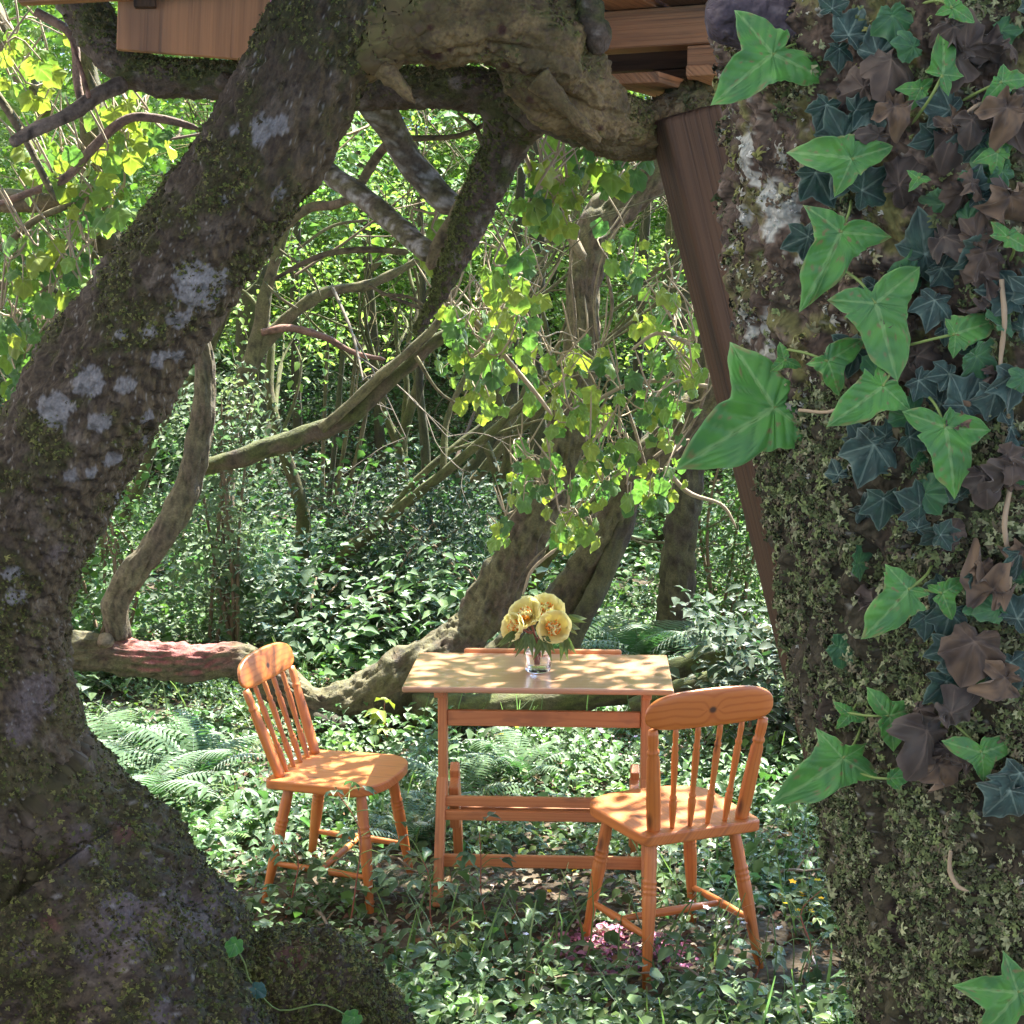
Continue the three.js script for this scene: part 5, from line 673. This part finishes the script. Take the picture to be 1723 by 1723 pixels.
function chair(label, x, z, f, scale, lean) {
  const t = thing('spindle_chair', label, 'chair', [x, groundY(x, z) - 0.005, z], Math.atan2(f[0], f[1]), 'pine chairs at the table'); t.scale.set(scale * (lean < 0.1 ? 0.89 : 0.96), scale, scale * 0.97);
  const s = new THREE.Shape(); s.moveTo(-0.185, -0.2); s.lineTo(0.185, -0.2); s.quadraticCurveTo(0.205, -0.2, 0.208, -0.18); s.lineTo(0.222, 0.1); s.bezierCurveTo(0.222, 0.17, 0.16, 0.205, 0.08, 0.213); s.quadraticCurveTo(0, 0.22, -0.08, 0.213); s.bezierCurveTo(-0.16, 0.205, -0.222, 0.17, -0.222, 0.1); s.lineTo(-0.208, -0.18); s.quadraticCurveTo(-0.205, -0.2, -0.185, -0.2);
  const g = new THREE.ExtrudeGeometry(s, { depth: 0.022, bevelEnabled: true, bevelThickness: 0.006, bevelSize: 0.007, bevelSegments: 3, curveSegments: 14 }); g.rotateX(-Math.PI / 2).scale(1, 1, -1); { const ix = g.index; const p = g.attributes.position; if (!ix) for (let i = 0; i < p.count; i += 3) for (const at2 of [g.attributes.position]) { const a = [at2.getX(i + 1), at2.getY(i + 1), at2.getZ(i + 1)]; at2.setXYZ(i + 1, at2.getX(i + 2), at2.getY(i + 2), at2.getZ(i + 2)); at2.setXYZ(i + 2, ...a); } }
  g.computeVertexNormals(); woodUV(g, 2, 0.14, 0.6, 0.1, 0.3); const seat = part('seat', g, M.chair, t); seat.position.y = 0.418;
  let k = 0; const feet = {};
  for (const sx of [-1, 1]) for (const sz of [-1, 1]) { const a = V(sx * 0.21, 0, sz * (sz > 0 ? 0.19 : 0.215)), b = V(sx * 0.15, 0.42, sz * 0.135), L = a.distanceTo(b); span(part('leg', turned(profile(L, LEG), 20, k++ * 0.23), M.chair, t), a, b); feet[sx + ',' + sz] = [a, b]; }
  const on = (key, h) => { const [a, b] = feet[key]; return a.clone().lerp(b, h); };
  for (const sx of [-1, 1]) { const a = on(sx + ',-1', 0.34), b = on(sx + ',1', 0.3); span(part('stretcher', turned(profile(a.distanceTo(b), STRETCH), 14, 0.3), M.chair, t), a, b); }
  { const a = on('-1,-1', 0.34).lerp(on('-1,1', 0.3), 0.5), b = on('1,-1', 0.34).lerp(on('1,1', 0.3), 0.5); span(part('stretcher', turned(profile(a.distanceTo(b), STRETCH), 14, 0.5), M.chair, t), a, b); }
  const bend = (x) => 0.1 * (x * x), yTop = 0.752, zTop = -0.165 - lean;
  for (const sx of [-1, 1]) { const a = V(sx * 0.16, 0.44, -0.165), b = V(sx * 0.2, yTop, zTop + bend(0.2)), m = span(part('back_post', turned(profile(a.distanceTo(b), STILE), 20, 0.15), M.chair, t), a, b); m.scale.set(1.1, 1, 0.8); }
  for (const q of [-0.6, -0.2, 0.2, 0.6]) { const a = V(q * 0.16, 0.44, -0.168), b = V(q * 0.2, yTop, zTop + bend(q * 0.2)); span(part('spindle', turned(profile(a.distanceTo(b), SPIN), 14, q), M.chair, t), a, b); }
  // crest rail: a bowed board with rounded ends
  const P = [], UV = [], I = [], n = 44, m = 20, W = 0.23; const back = V(0, 0.5, -lean * 1.1).normalize();
  for (let i = 0; i <= n; i++) { const u = -Math.cos(i / n * Math.PI), x = u * W, e = Math.pow(Math.max(0, 1 - Math.pow(Math.abs(u), 5)), 0.42), hb = 0.042 * e + 0.002, ht = (0.056 + 0.012 * (1 - u * u)) * e + 0.002, th = 0.0115 * Math.min(1, e + 0.15); for (let j = 0; j <= m; j++) { const a = j / m * 6.2832, c = Math.cos(a), d = Math.sin(a), sy = Math.sign(d) * Math.pow(Math.abs(d), 0.55), sxx = Math.sign(c) * Math.pow(Math.abs(c), 0.45), v = sy * (sy > 0 ? ht : hb); P.push(x, yTop + 0.038 + v * back.y, zTop + bend(x) + (v + 0.038) * back.z + sxx * th); UV.push(0.5 + x / 0.5, 0.42 + v / 0.13); } }
  for (let i = 0; i < n; i++) for (let j = 0; j < m; j++) { const a = i * (m + 1) + j, b = a + m + 1; I.push(a, b, a + 1, a + 1, b, b + 1); }
  const cg = new THREE.BufferGeometry(); cg.setAttribute('position', new THREE.Float32BufferAttribute(P, 3)); cg.setAttribute('uv', new THREE.Float32BufferAttribute(UV, 2)); cg.setIndex(I); cg.computeVertexNormals(); part('crest_rail', cg, M.crest, t);
  return t;
}
chair('orange pine spindle-back chair facing right at the left of the table', -0.58, -5.48, [0.96, 0.28], 0.965, 0.115);
chair('orange pine spindle-back chair seen from behind at the right of the table', 0.485, -4.93, [-0.4, -0.92], 1.04, 0.06);
{
  const t = thing('folding_table', 'narrow pale-topped pine table with pinkish trestle legs and rails', 'table', [0.095, groundY(0.095, -5.52), -5.52], -0.05);
  const top = new RoundedBoxGeometry(0.88, 0.02, 0.53, 3, 0.007); woodUV(top, 0, 0.4, 0.9, 0.2, 0.1); { const p = top.attributes.position, uv = top.attributes.uv; for (let i = 0; i < p.count; i++) uv.setXY(i, p.getX(i) / 0.9 + 0.5, p.getZ(i) / 0.45 + 0.3); }
  put('table_top', top, M.tableTop, t, [0, 0.745, 0]);
  put('back_rail', board(0.56, 0.022, 0.022, 0, 3, 0.009), M.tableWood, t, [0.0, 0.757, -0.282]);
  put('drop_leaf', board(0.86, 0.3, 0.018, 0, 4, 0.006), M.tableWood, t, [0, 0.59, -0.305]).visible = false;
  t.children.pop();
  let q = 0; const bar = (name, sx, sy, sz, pos, rot, ax) => put(name, board(sx, sy, sz, ax, q++, 0.005), M.tableWood, t, pos, rot);
  for (const s of [-1, 1]) {
    const x = s > 0 ? 0.355 : -0.325;
    bar('bearer', 0.032, 0.03, 0.42, [x, 0.72, 0.0], [0, 0, 0], 2);
    bar('upright', 0.03, 0.42, 0.06, [x, 0.497, 0.06], [0, 0, 0], 1);
    bar('cheek', 0.034, 0.17, 0.075, [x - s * 0.032, 0.28, -0.03], [0.32, 0, 0], 1);
    bar('leg', 0.032, 0.43, 0.05, [x + s * 0.004, 0.2, 0.155], [-0.42, 0, 0], 1);
    bar('leg', 0.032, 0.45, 0.05, [x - s * 0.03, 0.2, -0.13], [0.42, 0, 0], 1);
  }
  bar('rail', 0.65, 0.055, 0.02, [0.015, 0.605, 0.07], [0, 0, 0], 0);
  bar('rail', 0.66, 0.034, 0.022, [0.015, 0.325, 0.1], [0, 0, 0], 0);
  bar('rail', 0.66, 0.034, 0.022, [0.015, 0.283, 0.12], [0, 0, 0], 0);
  bar('rail', 0.6, 0.032, 0.02, [0.015, 0.235, -0.08], [0, 0, 0], 0);
  bar('rail', 0.68, 0.042, 0.022, [0.02, 0.14, 0.165], [0, 0, 0], 0);
}
// ---------------------------------------------------------------- vase and peonies
const VZ = -5.5, VX = 0.088, VY = groundY(0.095, -5.52) + 0.7562;
{
  const t = thing('glass_vase', 'clear fluted glass tumbler of water holding the yellow flowers on the table', 'vase', [VX, VY, VZ]);
  const pr = [[0.0001, 0], [0.034, 0], [0.037, 0.004], [0.0365, 0.012], [0.039, 0.06], [0.0425, 0.118], [0.0418, 0.1205], [0.0402, 0.119], [0.037, 0.06], [0.0345, 0.016], [0.031, 0.0125], [0.0001, 0.012]];
  const g = new THREE.LatheGeometry(pr.map(([r, y]) => new THREE.Vector2(r, y)), 72), p = g.attributes.position; for (let i = 0; i < p.count; i++) { const x = p.getX(i), z = p.getZ(i), y = p.getY(i), r = Math.hypot(x, z); if (r > 0.0355 && y > 0.003 && y < 0.085) { const k = 1 + 0.03 * Math.abs(Math.cos(9 * Math.atan2(z, x))); p.setX(i, x * k); p.setZ(i, z * k); } } g.computeVertexNormals(); part('glass', g, M.glass, t); t.scale.set(1.12, 1.06, 1.12);
  const w = new THREE.LatheGeometry([[0.0001, 0.0128], [0.0305, 0.0132], [0.034, 0.0166], [0.0364, 0.058], [0.0375, 0.07], [0.0001, 0.07]].map(([r, y]) => new THREE.Vector2(r, y)), 40); part('water', w, M.water, t);
}
function petalGeo(w, l, cup, ruffle, seed, warm) {
  const P = [], C = [], I = [], n = 9, m = 9; for (let i = 0; i <= n; i++) for (let j = 0; j <= m; j++) { const v = i / n, u = j / m * 2 - 1, ww = w * Math.pow(Math.sin(Math.min(1, 0.08 + v * 0.8) * Math.PI * 0.62), 0.8), e = v * v, notch = 1 - 0.34 * Math.pow(Math.abs(u), 2.4) - 0.05 * Math.max(0, 1 - Math.abs(u) * 6); const len = l * v * notch, x = u * ww, bendA = cup * v; P.push(x * (1 - 0.15 * cup * v * u * u), len * Math.cos(bendA * 0.5), len * Math.sin(bendA * 0.5) + cup * 0.35 * w * u * u * (0.4 + 0.6 * v) + ruffle * e * l * (N3(u * 2.6, v * 2, seed) + 0.5 * N3(u * 6, v * 3, seed + 4))); const c = mix3(warm ? [0.8, 0.38, 0.05] : [0.8, 0.66, 0.13], [0.85, 0.77, 0.27], sst(0, 0.5, v + 0.12 * N3(u * 3, v, seed))); C.push(...mix3(c, [0.88, 0.85, 0.48], sst(0.6, 1, v) * 0.7)); }
  for (let i = 0; i < n; i++) for (let j = 0; j < m; j++) { const a = i * (m + 1) + j; I.push(a, a + 1, a + m + 1, a + 1, a + m + 2, a + m + 1); }
  const g = new THREE.BufferGeometry(); g.setAttribute('position', new THREE.Float32BufferAttribute(P, 3)); g.setAttribute('color', new THREE.Float32BufferAttribute(C, 3)); g.setIndex(I); g.computeVertexNormals(); return g;
}
const petals = { outer: [0, 1].map((k) => petalGeo(0.042, 0.066, 0.8, 0.16, 2 + k)), mid: [0, 1].map((k) => petalGeo(0.034, 0.055, 1.1, 0.18, 5 + k)), inner: [0, 1].map((k) => petalGeo(0.024, 0.042, 1.3, 0.2, 8 + k, true)) };
const leafletGeo = ivyLeaf([[0, 1]], { base: [0.1, 0.17, 0.035], dark: [0.07, 0.125, 0.03], vein: [0.2, 0.26, 0.08], seed: 3, nA: 26, rings: 6, fold: 0.35, bend: 0.4, curl: 0.05, cot: 5.5, r0: 0.06, vs: 0.5 });
function peony(label, dx, dy, dz, face, s, seed, leaves) {
  const head = V(dx, dy, dz), t = thing('peony', label, 'flower', [VX, VY + 0.02, VZ], 0, 'yellow peonies in the vase'), r = rngOf(seed), fd = V(...face).normalize(), f = new THREE.Group();
  const qf = Q.clone().setFromUnitVectors(UPV, fd);
  const petal = (kind, i, n, open) => { const m = part('petal', petals[kind][i % 2], M.petal, t), e = Q.clone().setFromEuler(new THREE.Euler(open + (r() - 0.5) * 0.22, 0, (r() - 0.5) * 0.2)), y = Q.clone().setFromAxisAngle(UPV, i / n * 6.2832 + (r() - 0.5) * 0.4); m.quaternion.copy(qf).multiply(y).multiply(Q.clone().setFromEuler(new THREE.Euler(0, Math.PI, 0))).multiply(e); m.position.copy(head); m.scale.setScalar(s * (0.9 + 0.2 * r())); };
  for (let i = 0; i < 8; i++) petal('outer', i, 8, -1.3); for (let i = 0; i < 8; i++) petal('outer', i + 0.5, 8, -1.08); for (let i = 0; i < 8; i++) petal('mid', i + 0.25, 8, -0.86); for (let i = 0; i < 7; i++) petal('inner', i, 7, -0.62);
  const st = []; for (let i = 0; i < 46; i++) { const a = r() * 6.28, q = Math.sqrt(r()) * 0.014, b = new THREE.SphereGeometry(0.0024, 6, 5); b.scale(0.8, 1.7, 0.8); b.translate(Math.cos(a) * q, 0.014 + 0.008 * r(), Math.sin(a) * q); st.push(b); const c = new THREE.CylinderGeometry(0.0006, 0.0006, 0.014, 4); c.translate(Math.cos(a) * q, 0.007, Math.sin(a) * q); st.push(c); }
  const sm = part('stamens', mergeGeometries(st), M.stamen, t); sm.position.copy(head); sm.quaternion.copy(qf); sm.scale.setScalar(s * 1.7);
  part('stem', tube([[V(dx * 0.1 - dz * 0.05, 0.004, dz * 0.1), 0.0028], [V(dx * 0.14, 0.06, dz * 0.14), 0.003], [V(dx * 0.28, 0.1, dz * 0.3), 0.0032], [head.clone().addScaledVector(fd, -0.012), 0.004]], { step: 0.012, around: 8 }), M.redStem, t);
  for (const [x, y, z, n, fan, down] of leaves) { const b = V(x * 0.35, 0.105, z * 0.35), e = V(x, y, z); part('leaf_stalk', tube([[b, 0.002], [b.clone().lerp(e, 0.5).add(V(0, 0.015, 0)), 0.0018], [e, 0.0014]], { step: 0.015, around: 6 }), M.redStem, t); for (let i = 0; i < n; i++) { const m = part('leaf', leafletGeo, M.petalLeaf, t), o = (i / Math.max(1, n - 1) - 0.5) * fan, dir = V(x, 0, z).normalize().applyAxisAngle(UPV, o * 0.4); dir.multiplyScalar(Math.cos(down) * (1 - Math.abs(o) * 0.1)).add(V(0, -Math.sin(down + Math.abs(o) * 0.12), 0)).add(V(o * 0.35, 0, 0)).normalize(); m.quaternion.setFromRotationMatrix(along(dir, V(0, 0.3, 1))); m.position.copy(e); m.scale.setScalar(0.055 + 0.03 * r()); } }
  return t;
}
M.petalLeaf = phy({ vertexColors: true, roughness: 1, clearcoat: 0.4, clearcoatRoughness: 0.4, transmission: 0.35, thickness: 0, side: THREE.DoubleSide });
peony('big yellow peony facing the front with an orange heart, lowest right of the bunch', 0.045, 0.136, 0.05, [0.15, 0.3, 1], 1.1, 701, [[0.085, 0.11, 0.06, 5, 2.2, 1.0], [0.02, 0.115, 0.09, 4, 2.4, 1.1]]);
peony('yellow peony leaning out on the left of the bunch', -0.062, 0.13, 0.015, [-0.75, 0.3, 0.6], 0.98, 702, [[-0.075, 0.12, 0.045, 5, 2.4, 0.55], [-0.06, 0.118, -0.05, 3, 2, 0.5], [-0.03, 0.12, 0.08, 5, 2.4, 0.8]]);
peony('yellow peony at the top left of the bunch, half turned away', -0.034, 0.165, 0.0, [-0.3, 0.6, 0.75], 1.04, 703, []);
peony('yellow peony at the top middle of the bunch, open upward', 0.024, 0.17, -0.015, [0.1, 0.7, 0.7], 1.06, 704, [[0.09, 0.13, -0.05, 4, 2.4, 0.2], [0.1, 0.16, 0.0, 3, 2, -0.1]]);

renderer.render(scene, camera);
